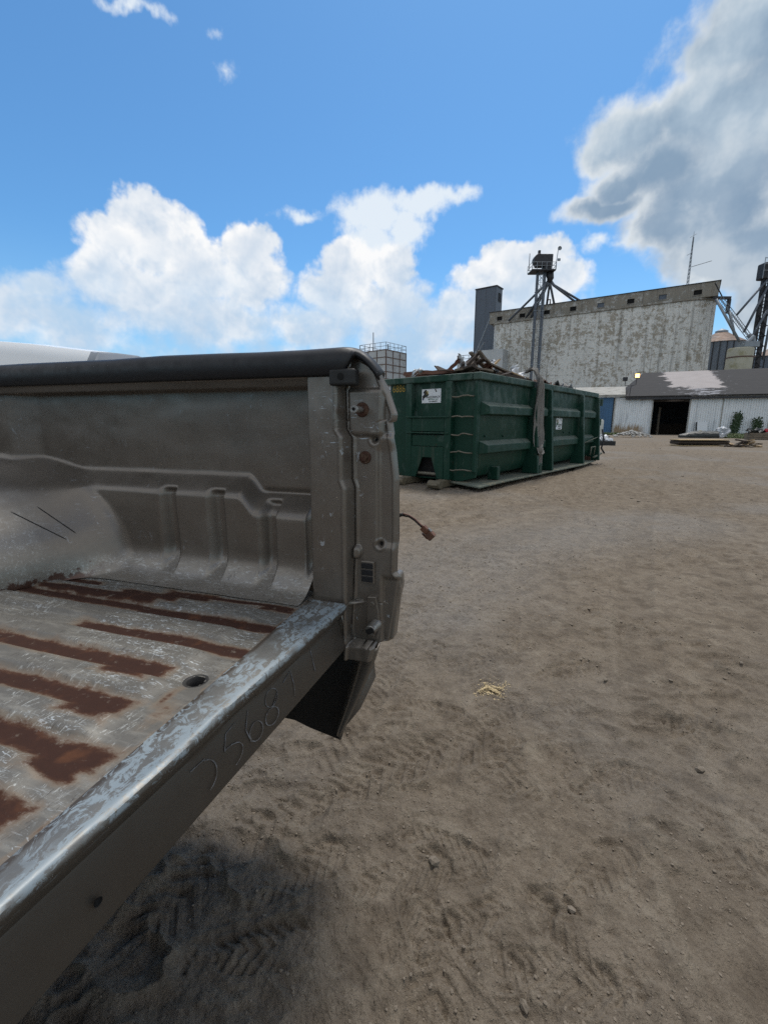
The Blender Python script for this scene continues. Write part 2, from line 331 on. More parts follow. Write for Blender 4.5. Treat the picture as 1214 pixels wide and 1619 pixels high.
def f_floor(n):
    o = n.obj(); r = n.attr('rust'); x, y, z = n.sep(o)
    base = n.mix(n.noise(o, 8, 6, .65), (.100, .094, .083), (.172, .163, .146))
    base = n.mix(n.m('MULTIPLY', n.step(n.noise(n.scale(o, (3, 14, 3)), 3, 8, .7), .45, .7), .6), base, (.30, .285, .25))
    # thin scuffs and white scratches
    s1 = n.step(n.noise(n.scale(o, (10, 42, 10), (0, 0, .5)), 5, 6, .7, 1.5), .565, .60)
    s2 = n.step(n.noise(n.scale(o, (40, 12, 10), (0, 0, .9)), 5, 6, .68, 1.2), .575, .61)
    area = n.step(n.noise(o, 5.5, 5), .40, .60)
    c = n.mix(n.m('MULTIPLY', n.m('MULTIPLY', s1, area), .85), base, (.50, .54, .56))
    c = n.mix(n.m('MULTIPLY', n.m('MULTIPLY', s2, n.step(n.noise(o, 7.5, 4), .46, .6)), .7), c, (.46, .47, .45))
    dk = n.step(n.noise(n.scale(o, (30, 9, 9), (0, 0, -.6)), 6, 5, .7, .8), .60, .64)
    c = n.mix(n.m('MULTIPLY', dk, .7), c, (.07, .062, .055))
    # rust with ragged edge and orange halo
    e = n.m('ADD', r, n.m('MULTIPLY', n.m('SUBTRACT', n.noise(n.scale(o, (.55, 1, 1)), 34, 9, .74), .5), 1.0))
    halo = n.step(e, .16, .46); core = n.m('MULTIPLY', n.step(e, .40, .62), n.lin(n.step(n.noise(o, 48, 6, .7), .30, .42), 0., 1., .45, 1.))
    c = n.mix(n.m('MULTIPLY', halo, .50), c, n.mix(n.noise(o, 50, 5), (.30, .25, .18), (.16, .085, .045)))
    rc = n.mix(n.noise(o, 60, 6, .7), (.024, .0092, .0058), (.050, .0180, .0100))
    rc = n.mix(n.step(n.noise(o, 18, 5), .56, .72), rc, (.085, .032, .014))
    rc = n.mix(n.step(e, .74, .46), rc, n.mix(n.noise(o, 40, 5), (.10, .042, .018), (.055, .022, .012)))
    c = n.mix(core, c, rc)
    rough = n.mix(core, (.50, .50, .50), (.85, .85, .85))
    met = n.m('MULTIPLY', n.m('SUBTRACT', 1., core), .22)
    hgt = n.m('ADD', n.m('MULTIPLY', core, -.4), n.m('MULTIPLY', n.noise(o, 90, 5, .7), n.m('ADD', .25, core)))
    n.out(c, n.sep(n.v('ADD', rough, (0, 0, 0)))[0], met, n.bump(hgt, .25, .003), **{'Specular IOR Level': .3})
M_floor = mat('rusty_scratched_bed_floor', f_floor)
def f_sill(n):
    o = n.obj(); x, y, z = n.sep(o)
    base = n.mix(n.noise(o, 9, 6, .65), (.066, .056, .046), (.096, .083, .070))
    topg = n.mix(n.noise(o, 16, 8, .7), (.115, .114, .108), (.21, .21, .20))
    base = n.mix(n.m('MULTIPLY', n.step(z, .434, .441), .9), base, topg)  # top worn grey; rear face darker, its shade painted into the colour
    base = n.mix(n.m('MULTIPLY', n.step(n.m('ADD', n.m('ADD', x, n.m('MULTIPLY', n.m('MAXIMUM', y, -.8), .036)), n.m('MULTIPLY', n.noise(o, 40, 4), .012)), -.070, -.078), .8), base, (.06, .042, .028))
    xs = n.m('SUBTRACT', x, n.m('MULTIPLY', n.m('MAXIMUM', y, -.8), .035))
    lip = n.m('SUBTRACT', 1., n.m('ABSOLUTE', n.m('DIVIDE', n.m('ADD', xs, .009), .015)), clamp=True)
    e = n.m('ADD', lip, n.m('MULTIPLY', n.m('SUBTRACT', n.noise(n.scale(o, (2.2, 1, 1), (0, 0, -.5)), 44, 9, .74, .9), .5), 3.8))
    scr = n.m('MULTIPLY', n.step(e, .66, .86), n.step(z, .420, .437))
    pat = n.step(n.noise(n.scale(o, (1.6, 1, 1), (0, 0, .4)), 46, 8, .72, 1.), .47, .54)
    top = n.step(z, .432, .438)
    pat = n.m('MULTIPLY', n.m('MULTIPLY', pat, top), n.step(n.noise(o, 8, 4), .40, .56))
    c = n.mix(n.m('MULTIPLY', n.m('MAXIMUM', scr, pat), .92), base, n.mix(n.noise(o, 22, 5), (.16, .21, .25), (.30, .345, .365)))
    fc = n.m('MULTIPLY', n.step(n.noise(n.scale(o, (1, 1, 2.2), (.8, 0, 0)), 22, 4, .65, .7), .70, .72), n.step(z, .40, .43))
    c = n.mix(n.m('MULTIPLY', fc, .7), c, (.46, .49, .48))
    n.out(c, n.lin(n.noise(o, 14, 6), .3, .7, .36, .55), n.m('MULTIPLY', n.m('SUBTRACT', 1., n.m('MAXIMUM', scr, pat)), .45), n.bump(n.noise(o, 60, 5), .10, .004), **{'Coat Weight': .08, 'Coat Roughness': .3})
M_sill = mat('scraped_sill_paint', f_sill)
M_black = simple('black_plastic', (.0085, .009, .0115), .52, 0, .3, 20, .04)
M_rubber = simple('black_rubber', (.012, .012, .012), .6, 0, .3, 20, .1)
M_under = simple('undercoated_steel', (.016, .015, .014), .7, 0, .4, 12, .2)
M_rust = simple('rusted_steel', (.065, .028, .017), .8, .2, .5, 70, .5, (.2, .15, .1), 40, .6)
M_bolt = simple('worn_zinc_bolt', (.30, .29, .27), .38, .8, .3, 60, .1, (.08, .04, .025), 50, .7)
M_hole = simple('dark_void', (.004, .004, .004), .9)
M_chalk = mat('faint_chalk', lambda n: n.out(n.mix(n.step(n.noise(n.obj(), 90, 4, .7), .42, .6), (.10, .090, .080), (.175, .175, .185)), .9))
M_wire = simple('dirty_copper_wire', (.20, .10, .075), .55, 0, .4, 40)
M_conn = simple('brown_connector_plastic', (.13, .055, .03), .55, 0, .5, 60, .2, (.05, .035, .03), 50, .8)
M_white = simple('white_vehicle_paint', (.86, .87, .88), .25, 0, .03, 2)
M_greyplastic = simple('grey_trim', (.26, .28, .31), .5, 0, .1, 5)
M_glass = mat('dark_glass', lambda n: n.out((.02, .025, .03), .06, 0.))
def f_green(n):
    o = n.obj(); x, y, z = n.sep(o)
    base = n.mix(n.noise(o, 2.2, 6, .65), (.0052, .030, .019), (.0115, .052, .034))
    blot = n.m('MULTIPLY', n.step(n.m('ADD', n.noise(n.scale(o, (1, 1, .55)), 3.2, 8, .68, .6), n.lin(z, .6, 2., -.12, .05)), .48, .64), .75)
    c = n.mix(blot, base, (.075, .112, .096))
    scr = n.m('MULTIPLY', n.step(n.noise(n.scale(o, (9, 9, 2.5), (.4, .5, .2)), 3, 6, .7, .9), .62, .70), .35)
    c = n.mix(scr, c, (.12, .15, .135))
    dr = n.m('MULTIPLY', n.step(n.noise(n.scale(o, (5, 5, .22)), 2.4, 6, .65), .55, .70), n.step(n.noise(o, 1.6, 3), .42, .6)); c = n.mix(n.m('MULTIPLY', dr, .5), c, (.075, .085, .065))
    ru = n.step(n.noise(n.scale(o, (1, 1, .45)), 7, 8, .72), .62, .70)
    c = n.mix(n.m('MULTIPLY', ru, .5), c, (.06, .03, .018))
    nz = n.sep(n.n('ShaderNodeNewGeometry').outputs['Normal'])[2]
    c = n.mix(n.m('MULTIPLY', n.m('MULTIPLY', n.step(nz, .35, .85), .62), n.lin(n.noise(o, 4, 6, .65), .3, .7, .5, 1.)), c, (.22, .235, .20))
    n.out(c, n.lin(n.noise(o, 6, 5), .3, .7, .42, .62), 0., n.bump(n.noise(o, 1.7, 5, .6), .35, .05), **{'Specular IOR Level': .22})
M_green = mat('faded_green_container_paint', f_green)
M_skid = simple('dusty_green_skid_steel', (.125, .14, .11), .8, 0, .4, 5, .3, (.26, .22, .15), 5, .8)
M_tan = simple('dusty_tan_steel', (.14, .115, .075), .8, 0, .4, 7, .3, (.06, .05, .035), 8, .6)
M_yellow = simple('worn_yellow_stencil_paint', (.34, .22, .03), .7, 0, .5, 30)
M_sign = simple('white_sticker', (.70, .73, .76), .5, 0, .06, 8)
M_ink = simple('black_print', (.012, .012, .014), .6)
M_inkgreen = simple('green_print', (.01, .09, .03), .6)
M_inkgold = simple('gold_print', (.5, .42, .2), .6)
M_inkblue = simple('blue_print', (.012, .02, .12), .6)
M_rung = simple('bare_steel_rung', (.17, .155, .12), .6, .3, .4, 10)
M_wood = simple('weathered_grey_wood', (.17, .135, .10), .85, 0, .45, 9, .3, (.05, .035, .025), 6, .7)
M_woodlight = simple('splintered_pale_wood', (.42, .30, .17), .85, 0, .3, 8, .3, (.16, .10, .06), 6, .6)
M_wooddark = simple('rotten_dark_wood', (.05, .035, .026), .9, 0, .5, 9, .3)
M_redrust = simple('red_brown_sheet', (.15, .065, .04), .75, .1, .4, 6, .2, (.3, .26, .2), 5, .5)
M_sheet = simple('white_crumpled_sheet', (.55, .57, .60), .5, .1, .2, 5, .1, (.2, .18, .15), 6, .5)
M_alum = simple('scrap_aluminium', (.62, .63, .65), .42, .5, .35, 8, .2)
M_rag = mat('grey_rag', lambda n: n.out(n.mix(n.noise(n.scale(n.obj(), (14, 14, 2)), 3, 7, .7), (.055, .05, .044), (.34, .325, .30)), .95, 0., n.bump(n.noise(n.scale(n.obj(), (30, 30, 3)), 2, 5), .6, .03)))
M_tarp = simple('black_tarp', (.022, .026, .026), .5, 0, .4, 5, .3, (.05, .06, .055), 4, .5, 8)
M_red = simple('red_plastic', (.45, .03, .05), .5, 0, .3, 6)
M_leaf = mat('green_leaf', lambda n: n.out(n.mix(n.noise(n.obj(), 3, 4), (.010, .026, .008), (.035, .070, .020)), .6))
M_grass = mat('grass_blade', lambda n: n.out(n.mix(n.noise(n.obj(), 2, 5), (.04, .075, .02), (.11, .14, .045)), .7))
M_trunk = simple('plant_stem', (.08, .06, .04), .9)
def f_concrete(dirty):
    def f(n):
        o = n.obj(); x, y, z = n.sep(o)
        white = n.mix(n.noise(n.scale(o, (.9, .9, .25)), .35, 7, .65), (.56, .56, .53), (.78, .775, .74)) if 1 else n.mix(.5, (.40, .40, .385), (.57, .57, .555))
        p1 = n.noise(n.scale(o, (1, 1, .8)), 1.35, 12, .78, .5); p2 = n.noise(n.scale(o, (.6, .6, 1.6)), 1.5, 10, .77, .6)
        v = n.noise(n.scale(o, (1, 1, .04)), 1.1, 6, .6); zone = n.noise(o, .16, 3, .5)
        bare = n.step(n.m('ADD', n.m('ADD', n.m('ADD', n.m('MULTIPLY', p1, .55), n.m('MULTIPLY', p2, .3)), n.m('MULTIPLY', v, .16)), n.m('MULTIPLY', zone, .22)), .612 - dirty * .05, .665 - dirty * .05)
        tan = n.mix(n.noise(o, 1.6, 9, .75), (.20, .165, .115), (.36, .315, .24))
        c = n.mix(n.m('MULTIPLY', bare, .80), white, tan)
        st = n.step(n.noise(n.scale(o, (1, 1, .025)), 1.9, 6, .65), .53, .66)
        c = n.mix(n.m('MULTIPLY', st, .50), c, (.13, .12, .105))
        hb = n.step(n.noise(n.scale(o, (.12, .12, 1.4)), 1.5, 4, .6), .60, .68)
        c = n.mix(n.m('MULTIPLY', hb, .28), c, (.16, .145, .125))
        fine = n.step(n.noise(n.scale(o, (1, 1, .7)), 3.4, 9, .8, .6), .53, .60)
        c = n.mix(n.m('MULTIPLY', fine, .30 + .3 * dirty), c, (.17, .15, .12))
        if dirty: c = n.mix(.42, c, (.11, .105, .098))
        n.out(c, .9, 0., n.bump(n.m('ADD', n.m('MULTIPLY', bare, -.5), n.noise(o, 3, 7, .7)), .4, .12))
    return f
M_silo = mat('peeling_white_concrete', f_concrete(0.))
M_gallery = mat('dirty_grey_concrete', f_concrete(1.0))
def corr(name, col, period, axis, dirt, amt=.3, depth=.03, rough=.5, metal=.2, vsc=1., stain=None):
    def f(n):
        o = n.obj(); s = n.sep(o)
        w = n.m('SINE', n.m('MULTIPLY', s[axis], 2 * math.pi / period))
        c = n.mix(n.noise(n.scale(o, (1, 1, .2)), 1.2 * vsc, 6, .62), tuple(k * .82 for k in col), tuple(min(1, k * 1.15) for k in col))
        c = n.mix(n.m('MULTIPLY', n.step(n.noise(n.scale(o, (1.5, 1.5, .2)), 1.6 * vsc, 7, .65), .5, .68), amt), c, dirt)
        if stain: c = stain(n, c, s, o)
        n.out(c, rough, metal, n.bump(n.m('ADD', n.m('POWER', n.m('ABSOLUTE', w), .4), n.m('MULTIPLY', n.noise(o, 1.5, 3), .3)), .9, depth))
    return mat(name, f)
M_tower = corr('blue_grey_steel_cladding', (.098, .118, .150), .9, 0, (.06, .07, .085), .5, .04)
M_bin = corr('galvanised_bin_steel', (.155, .185, .225), .35, 2, (.08, .09, .105), .5, .03)
def shed_stain(n, c, s, o):
    x, y, z = s
    m = n.m('MULTIPLY', n.step(n.m('ADD', z, n.m('MULTIPLY', n.noise(n.scale(o, (4, 1, .6)), 1.3, 5, .7), -2.2)), .15, -.55), n.m('MULTIPLY', n.step(x, .0, .3), n.step(x, 3.6, 2.4)))
    c = n.mix(n.m('MULTIPLY', m, .9), c, (.28, .17, .07))
    return n.mix(n.m('MULTIPLY', n.step(n.m('ADD', z, n.m('MULTIPLY', n.noise(o, 2., 5), 1.2)), .95, .45), .35), c, (.25, .235, .20))
M_shed = corr('dusty_white_corrugated_steel', (.74, .76, .78), .42, 0, (.35, .37, .40), .55, .05, .5, .1, 1., shed_stain)
M_blue = corr('blue_corrugated_steel', (.055, .135, .255), .5, 0, (.05, .10, .17), .5, .04)
def f_roof(n):
    o = n.obj(); x, y, z = n.sep(o)
    base = n.mix(n.noise(o, 2.5, 8, .7), (.028, .027, .028), (.058, .055, .056))
    sh = n.m('FRACT', n.m('MULTIPLY', z, 3.2)); base = n.mix(n.m('MULTIPLY', n.step(sh, .12, .0), .7), base, (.02, .02, .02))
    # bare patch of sheathing where the shingles have blown off
    px = n.m('SUBTRACT', 1., n.m('ABSOLUTE', n.m('DIVIDE', n.m('SUBTRACT', x, 7.9), 3.3)))
    pz = n.m('SUBTRACT', 1., n.m('ABSOLUTE', n.m('DIVIDE', n.m('SUBTRACT', z, 6.1), 1.6)))
    p = n.m('ADD', n.m('MINIMUM', px, pz), n.m('MULTIPLY', n.m('SUBTRACT', n.noise(n.scale(o, (.45, .45, 3.2)), 1.1, 9, .75), .5), 1.1))
    sheath = n.step(p, .24, .30)
    c = n.mix(sheath, base, n.mix(n.noise(n.scale(o, (.6, .6, 5)), 1.5, 6), (.30, .27, .26), (.44, .40, .39)))
    p2 = n.m('ADD', n.m('SUBTRACT', 1.1, n.m('ABSOLUTE', n.m('DIVIDE', n.m('SUBTRACT', x, 8.2), 7.))), n.m('MULTIPLY', n.m('SUBTRACT', n.noise(n.scale(o, (.5, .5, 4.)), 1.6, 9, .75), .5), 3.))
    lo = n.m('MULTIPLY', n.step(p2, .95, 1.15), n.m('SUBTRACT', 1., sheath))
    c = n.mix(n.m('MULTIPLY', lo, .8), c, (.38, .38, .41))
    n.out(c, .9, 0., n.bump(n.m('ADD', sh, n.m('MULTIPLY', sheath, -1.)), .5, .06))
M_roof = mat('torn_asphalt_shingles', f_roof)
M_fascia = simple('weathered_pale_fascia', (.34, .33, .30), .8, 0, .3, 2, .1, (.12, .11, .09), 1.5, .6)
M_galv = simple('galvanised_steel', (.24, .27, .30), .5, .5, .3, 1.5, .05, (.12, .11, .10), 1.2, .5)
M_spout = simple('grey_spout_steel', (.105, .12, .145), .5, .4, .3, 1.5)
M_darksteel = simple('dark_weathered_steel', (.045, .045, .05), .6, .4, .4, 1.5)
M_conerust = simple('rusty_cone_roof_steel', (.20, .135, .10), .7, .2, .4, .8, .1, (.10, .10, .105), .7, .7)
M_cream = simple('mossy_cream_steel', (.36, .345, .27), .7, 0, .2, .9, .1, (.20, .18, .08), .6, .7)
M_panelwhite = simple('grimy_white_panel', (.46, .48, .49), .7, 0, .2, .6, .05, (.26, .25, .23), .5, .6)
M_seam = simple('rusted_seam_strip', (.13, .085, .07), .8, 0, .3, 2)
M_drum = simple('pale_painted_steel_tank', (.45, .46, .42), .6, 0, .2, 2, .05, (.2, .15, .09), 2, .6)
M_rubble = simple('broken_concrete', (.34, .33, .31), .9, 0, .35, 3, .4)
M_stone = simple('grey_stone', (.19, .155, .117), .9, 0, .3, 25, .4)
M_saw = simple('sawdust', (.50, .39, .22), .95, 0, .3, 60, .5)
M_lampglow = mat('lit_sodium_lamp', lambda n: (lambda e, o: n.t.links.new(e.outputs[0], o.inputs[0]))(n.n('ShaderNodeEmission', {'Color': (1., .52, .16), 'Strength': 6.}), n.n('ShaderNodeOutputMaterial')))
M_board = simple('white_board', (.66, .68, .70), .6, 0, .06, 2)
M_ply = simple('yellow_plywood', (.44, .32, .17), .8, 0, .2, 3, .1, (.2, .14, .08), 2, .4)
def f_ground(n):
    o = n.obj(); x, y, z = n.sep(o); g = n.attr('gravel'); w = n.attr('damp_shade')
    a = n.noise(o, .22, 6, .6); b = n.noise(o, 2.3, 8, .66); d = n.noise(o, 30, 6, .7); e = n.noise(o, 160, 4, .7)
    c = n.mix(a, (.166, .132, .097), (.240, .198, .152))
    c = n.mix(n.m('MULTIPLY', n.step(b, .38, .68), .55), c, (.165, .128, .090))
    c = n.mix(n.m('MULTIPLY', n.step(d, .45, .72), .35), c, (.31, .262, .20))
    c = n.mix(n.m('MULTIPLY', n.step(e, .48, .7), .6), c, (.10, .080, .058))
    c = n.mix(n.m('MULTIPLY', n.step(n.noise(o, 240, 3, .7), .60, .72), .55), c, (.36, .31, .245))
    b2 = n.noise(o, 9, 7, .7); c = n.mix(n.m('MULTIPLY', n.step(b2, .43, .64), .6), c, (.095, .074, .054)); c = n.mix(n.m('MULTIPLY', n.step(n.noise(o, 5.2, 8, .72), .50, .68), .40), c, (.31, .265, .205))
    gc_ = n.mix(n.step(n.noise(o, 55, 5, .75), .36, .66), (.13, .125, .118), (.30, .29, .275))
    c = n.mix(n.m('MULTIPLY', g, n.lin(b, .3, .7, .35, .9)), c, gc_)
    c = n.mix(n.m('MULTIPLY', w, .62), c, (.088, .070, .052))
    h = n.m('ADD', n.m('MULTIPLY', d, .7), n.m('MULTIPLY', e, .35))
    h = n.m('ADD', h, n.m('MULTIPLY', n.noise(o, 400, 3, .7), .15))
    nb = n.bump(n.m('ADD', n.noise(o, 13, 7, .72), n.m('MULTIPLY', n.step(n.noise(o, 42, 3, .6), .56, .70), .35)), .42, .035)
    n.out(c, .95, 0., n.bump(h, .85, .016, nb), **{'Specular IOR Level': .2})
M_ground = mat('dry_dirt_and_gravel', f_ground)

# ================================================================== GROUND
az = np.concatenate([np.arange(-180, -52, 4.), np.arange(-52, 52, .15), np.arange(52, 180.1, 4.)]) * math.pi / 180
rad = [.2]
while rad[-1] < 3: rad.append(rad[-1] * 1.0042)
while rad[-1] < 12: rad.append(rad[-1] * 1.0058)
while rad[-1] < 45: rad.append(rad[-1] * 1.012)
while rad[-1] < 3500: rad.append(rad[-1] * 1.12)
rad = np.array(rad)
A_, R_ = np.meshgrid(az, rad, indexing='ij')
GX, GY = R_ * np.sin(A_), R_ * np.cos(A_)
near = 1 - sst(R_, 20, 45)
GZ = .030 * fbm(GX * .55, GY * .55, 4) * near + .012 * fbm(GX * 2.6, GY * 2.6, 4, .55) * near
fine = 1 - sst(R_, 5, 18)
GZ += (.0080 * fbm(GX * 11, GY * 11, 4, .55) + .0034 * fbm(GX * 42, GY * 42, 4, .62)) * fine
_dm = fbm(GX * 21, GY * 25 + 5, 3, .6); GZ += .0065 * np.clip(_dm, -.1, .5) * fine * sst(fbm(GX * 1.6, GY * 1.6 - 3, 3), -.4, .3)
# little wind and drag ripples, ridged
rid = 1 - np.abs(fbm(GX * 3.4 + GY * 1.2, GY * 5.6, 3)) * 2.2
GZ += .022 * np.clip(rid, 0, 1) ** 3 * fine * sst(fbm(GX * .9 + 4, GY * .9, 3), -.25, .35)
def path_dist(pts):
    best = np.full(GX.shape, 9.); along = np.zeros(GX.shape); sgn = np.zeros(GX.shape); L = 0
    for (x0, y0), (x1, y1) in zip(pts[:-1], pts[1:]):
        dx, dy = x1 - x0, y1 - y0; l = math.hypot(dx, dy)
        t = np.clip(((GX - x0) * dx + (GY - y0) * dy) / l / l, 0, 1)
        d = np.hypot(GX - x0 - t * dx, GY - y0 - t * dy); sg = ((GX - x0) * dy - (GY - y0) * dx) / l
        k = d < best; best = np.where(k, d, best); along = np.where(k, L + t * l, along); sgn = np.where(k, sg, sgn); L += l
    return best, along, sgn
damp_shade = np.zeros(GX.shape); grav = np.zeros(GX.shape)
def rut(pts, hw, depth, dark, tread=0., pitch=.075):
    global GZ, damp_shade
    b, s, sg = path_dist(pts); m = 1 - sst(b, hw * .75, hw * 1.1); berm = np.exp(-((b - hw * 1.2) / (hw * .22)) ** 2)
    wob = .6 + .4 * np.clip(fbm(s * .8, sg * 2, 2) * 2 + .5, 0, 1)
    GZ += (-depth * m + depth * .6 * berm) * wob
    if tread:
        ch = np.sin(2 * math.pi * (s + np.abs(sg) * .75 * np.sign(sg * 0 + 1)) / pitch)
        patch = sst(fbm(s * 1.3 + hw, sg * 1.3, 2), -.15, .2)
        GZ += tread * np.clip(ch * 2.2, -1, 1) * m * patch * fine
    damp_shade = np.maximum(damp_shade, dark * m * wob)
rut([(.75, .66), (1.05, 1.55), (1.55, 2.6), (2.9, 4.9), (5.2, 8.4), (10., 16.), (20, 34)], .11, .010, .26)
rut([(1.6, .9), (2.0, 2.0), (2.7, 3.4), (4.4, 6.0), (7.6, 10.5), (14., 18.), (26, 36)], .11, .008, .26)
rut([(-.2, 3.2), (.8, 3.9), (2.2, 5.4), (4.6, 8.6), (9., 15.)], .16, .008, .25)
rut([(.2, 5.6), (2.2, 6.2), (4.2, 7.4), (7, 10.8), (12, 20)], .26, .008, .25)
rr = random.Random(14)
for k in range(9):                                  # more old tracks crossing the yard
    x0, y0 = rr.uniform(-1, 5), rr.uniform(2.2, 6); a = rr.uniform(.25, 1.15); pts = [(x0, y0)]
    for j in range(5): a += rr.uniform(-.12, .12); x0 += 1.6 * math.sin(a) * (1 + j * .6); y0 += 1.6 * math.cos(a) * (1 + j * .6); pts.append((x0, y0))
    rut(pts, rr.uniform(.07, .13), rr.uniform(.010, .020), rr.uniform(.08, .25), .006 if k % 2 else 0., .07)
rut([(-1.0, .95), (-.45, 1.02), (0., 1.3), (.5, 1.5), (1.1, 1.55)], .085, .008, .15, .0038, .045)
rut([(-.55, .8), (-.3, 1.2), (-.1, 1.6), (.1, 2.2)], .08, .008, .15, .0038, .045)
rut([(.1, .68), (.22, 1.0), (.42, 1.35), (.48, 2.0)], .075, .007, .12, .0036, .04)
prng = random.Random(3)
prints = [(.05, .95, .3), (.17, 1.02, -.5), (.12, 1.32, .9), (.3, 1.42, 1.2), (.42, 1.24, -.2), (.28, .86, .1), (.5, 1.62, .7), (.62, 1.34, 1.6), (-.1, 1.2, .5), (.02, 1.5, 1.1), (.2, 1.62, -.4), (.36, .74, -.3), (.56, .95, .6), (.72, 1.62, .9), (.12, .78, 1.9), (.45, .80, 2.2), (-.22, .95, .6), (-.3, .78, .2), (.9, 1.9, .4), (.7, 2.1, 1.), (.38, 1.98, .2), (.15, 1.95, .8)]
for k in range(26): prints.append((prng.uniform(-.3, 1.5), prng.uniform(.7, 2.6), prng.uniform(0, 6.3)))
for (px, py, ro) in prints:
    u = (GX - px) * math.cos(ro) + (GY - py) * math.sin(ro); v = -(GX - px) * math.sin(ro) + (GY - py) * math.cos(ro)
    foot = 1 - sst(np.abs(u / .145) ** 3 + np.abs(v / (.048 + .012 * np.sin(u * 16))) ** 3, .75, 1.05)
    if not foot.any(): continue
    tr = np.clip(np.sin(2 * math.pi * (u + np.abs(v) * .9) / .030) * 4, -1, 1) * .55 + .35 * np.clip(np.sin(2 * math.pi * v / .05) * 3, -1, 1)
    k = sst(fbm((GX + px) * 9, (GY - py) * 9, 2), -.35, .1)
    rim = np.exp(-((np.abs(u / .15) ** 3 + np.abs(v / .058) ** 3 - 1.15) / .3) ** 2)
    GZ += (foot * (-.0072 + .0044 * tr) + rim * .0038) * k
# strip of grey gravel between the bed and the container
b, s, sg = path_dist([(.3, 3.2), (1.0, 4.0), (2.0, 4.6), (3.4, 5.2)])
grav = np.maximum(grav, (1 - sst(b, .2, 1.1)) * .6)
grav = np.maximum(grav, .55 * sst(fbm(GX * .35 + 3, GY * .35 - 2, 4), .0, .45))
damp_shade = np.maximum(damp_shade, .15 * (1 - sst(np.hypot((GX + .75) / .85, (GY - 1.35) / .75), .45, 1.1)) * (.6 + .6 * fbm(GX * 3, GY * 3, 3)))  # soft shade under the truck bed, painted into the ground colour
damp_shade = np.maximum(damp_shade, .22 * sst(fbm(GX * 1.4 + 9, GY * 1.1, 4), .2, .5))
GZ = GZ - GZ[np.hypot(GX, GY) < 3].mean()
ground = np_grid('ground', GX, GY, GZ, M_ground, None, {'damp_shade': np.clip(damp_shade, 0, 1), 'gravel': np.clip(grav, 0, 1)}, flip=True)
tag(ground, 'dry brown dirt yard with boot prints, tyre marks and gravel', 'ground', None, 'structure')
_sh = GX.shape
def gz(x, y):
    i = np.argmin(np.abs(az - math.atan2(x, y))); j = np.argmin(np.abs(rad - math.hypot(x, y))); return float(GZ[i, j])
def stone_mesh(r, seed, squash=.6):
    rr = random.Random(seed); bm = bmesh.new(); bmesh.ops.create_icosphere(bm, subdivisions=1, radius=1)
    k = [Vector((rr.uniform(-1, 1), rr.uniform(-1, 1), rr.uniform(-1, 1))).normalized() for _ in range(6)]
    for v in bm.verts:
        d = min([.62 + .5 * abs(1 - v.co.normalized().dot(q)) for q in k] + [1.]); v.co = v.co * d * r; v.co.z *= squash; v.co.x *= 1.25
    me = bpy.data.meshes.new('rock'); bm.to_mesh(me); bm.free(); return me
# loose pebbles: nobody could count them
pv, pf = [], []
base = [stone_mesh(1., i, .65) for i in range(6)]
bd = [(np.array([v.co[:] for v in m.vertices]), np.array([p.vertices[:] for p in m.polygons])) for m in base]
def scatter(n, rmin, rmax, smin, smax, seed):
    g = np.random.default_rng(seed); cnt = 0
    a = g.uniform(-.80, .80, n); r = rmin * (rmax / rmin) ** g.random(n)
    x, y = r * np.sin(a), r * np.cos(a); dens = sst(fbm(x * 1.9, y * 1.9, 3), -.5, .55)
    keep = g.random(n) < dens
    for xi, yi in zip(x[keep], y[keep]):
        V, F = bd[g.integers(6)]; s = smin * (smax / smin) ** (g.random() ** 2.2); t = g.random() * 6.3
        ca, sa = math.cos(t) * s, math.sin(t) * s
        q = np.stack([V[:, 0] * ca - V[:, 1] * sa + xi, V[:, 0] * sa + V[:, 1] * ca + yi, V[:, 2] * s + gz(xi, yi) + s * .18], -1)
        pf.append(F + sum_n[0]); pv.append(q); sum_n[0] += len(V)
sum_n = [0]
scatter(13000, .62, 3.4, .0012, .0058, 1); scatter(7000, 2.2, 9, .003, .012, 2); scatter(900, 7, 26, .012, .04, 5)
pv = np.concatenate(pv); pf = np.concatenate(pf)
me = bpy.data.meshes.new('pebbles'); me.from_pydata(pv.tolist(), [], pf.tolist()); me.materials.append(M_stone)
peb = bpy.data.objects.new('pebbles', me); C.objects.link(peb); tag(peb, 'small loose pebbles scattered over the dirt yard', 'pebbles', None, 'stuff')
for i, (x, y, r, lb) in enumerate([(.135, .985, .016, 'pale pointed stone on the tracked dirt below the truck bed corner'), (.455, .868, .017, 'pale upright stone nearest the bottom edge of the yard'), (1.075, 1.31, .017, 'dark flat stone on the right side of the near dirt'), (.915, 1.08, .014, 'small flat dark stone right of the two pale stones'), (.285, .69, .012, 'rounded pebble at the bottom of the near dirt'), (1.0, 1.82, .013, 'grey stone beside the dark wheel rut in mid yard')]):
    me = stone_mesh(r, 40 + i, .75); me.materials.append(M_stone)
    o = bpy.data.objects.new('rock', me); C.objects.link(o); o.location = (x, y, gz(x, y) + r * .35); o.rotation_euler = (.2 * i, .5, i * 1.3); tag(o, lb, 'rock')
mb = MB(); rr = random.Random(5)
for i in range(1500):
    a = rr.uniform(0, 6.3); q = abs(rr.gauss(0, .5)); x = .475 + q * .062 * math.cos(a) + .02 * math.sin(3 * a); y = 1.765 + q * .062 * math.sin(a)
    z = gz(x, y) + .0015 + max(0, .006 - q * .006) * rr.random(); s = rr.uniform(.0012, .0035); t = rr.uniform(0, 6.3)
    d1 = Vector((math.cos(t), math.sin(t), rr.uniform(-.4, .4))) * s; d2 = Vector((-math.sin(t), math.cos(t), rr.uniform(-.4, .4))) * s * .5; p = Vector((x, y, z))
    mb.add([p - d1 - d2, p + d1 - d2, p + d1 + d2, p - d1 + d2], [(0, 1, 2, 3)])
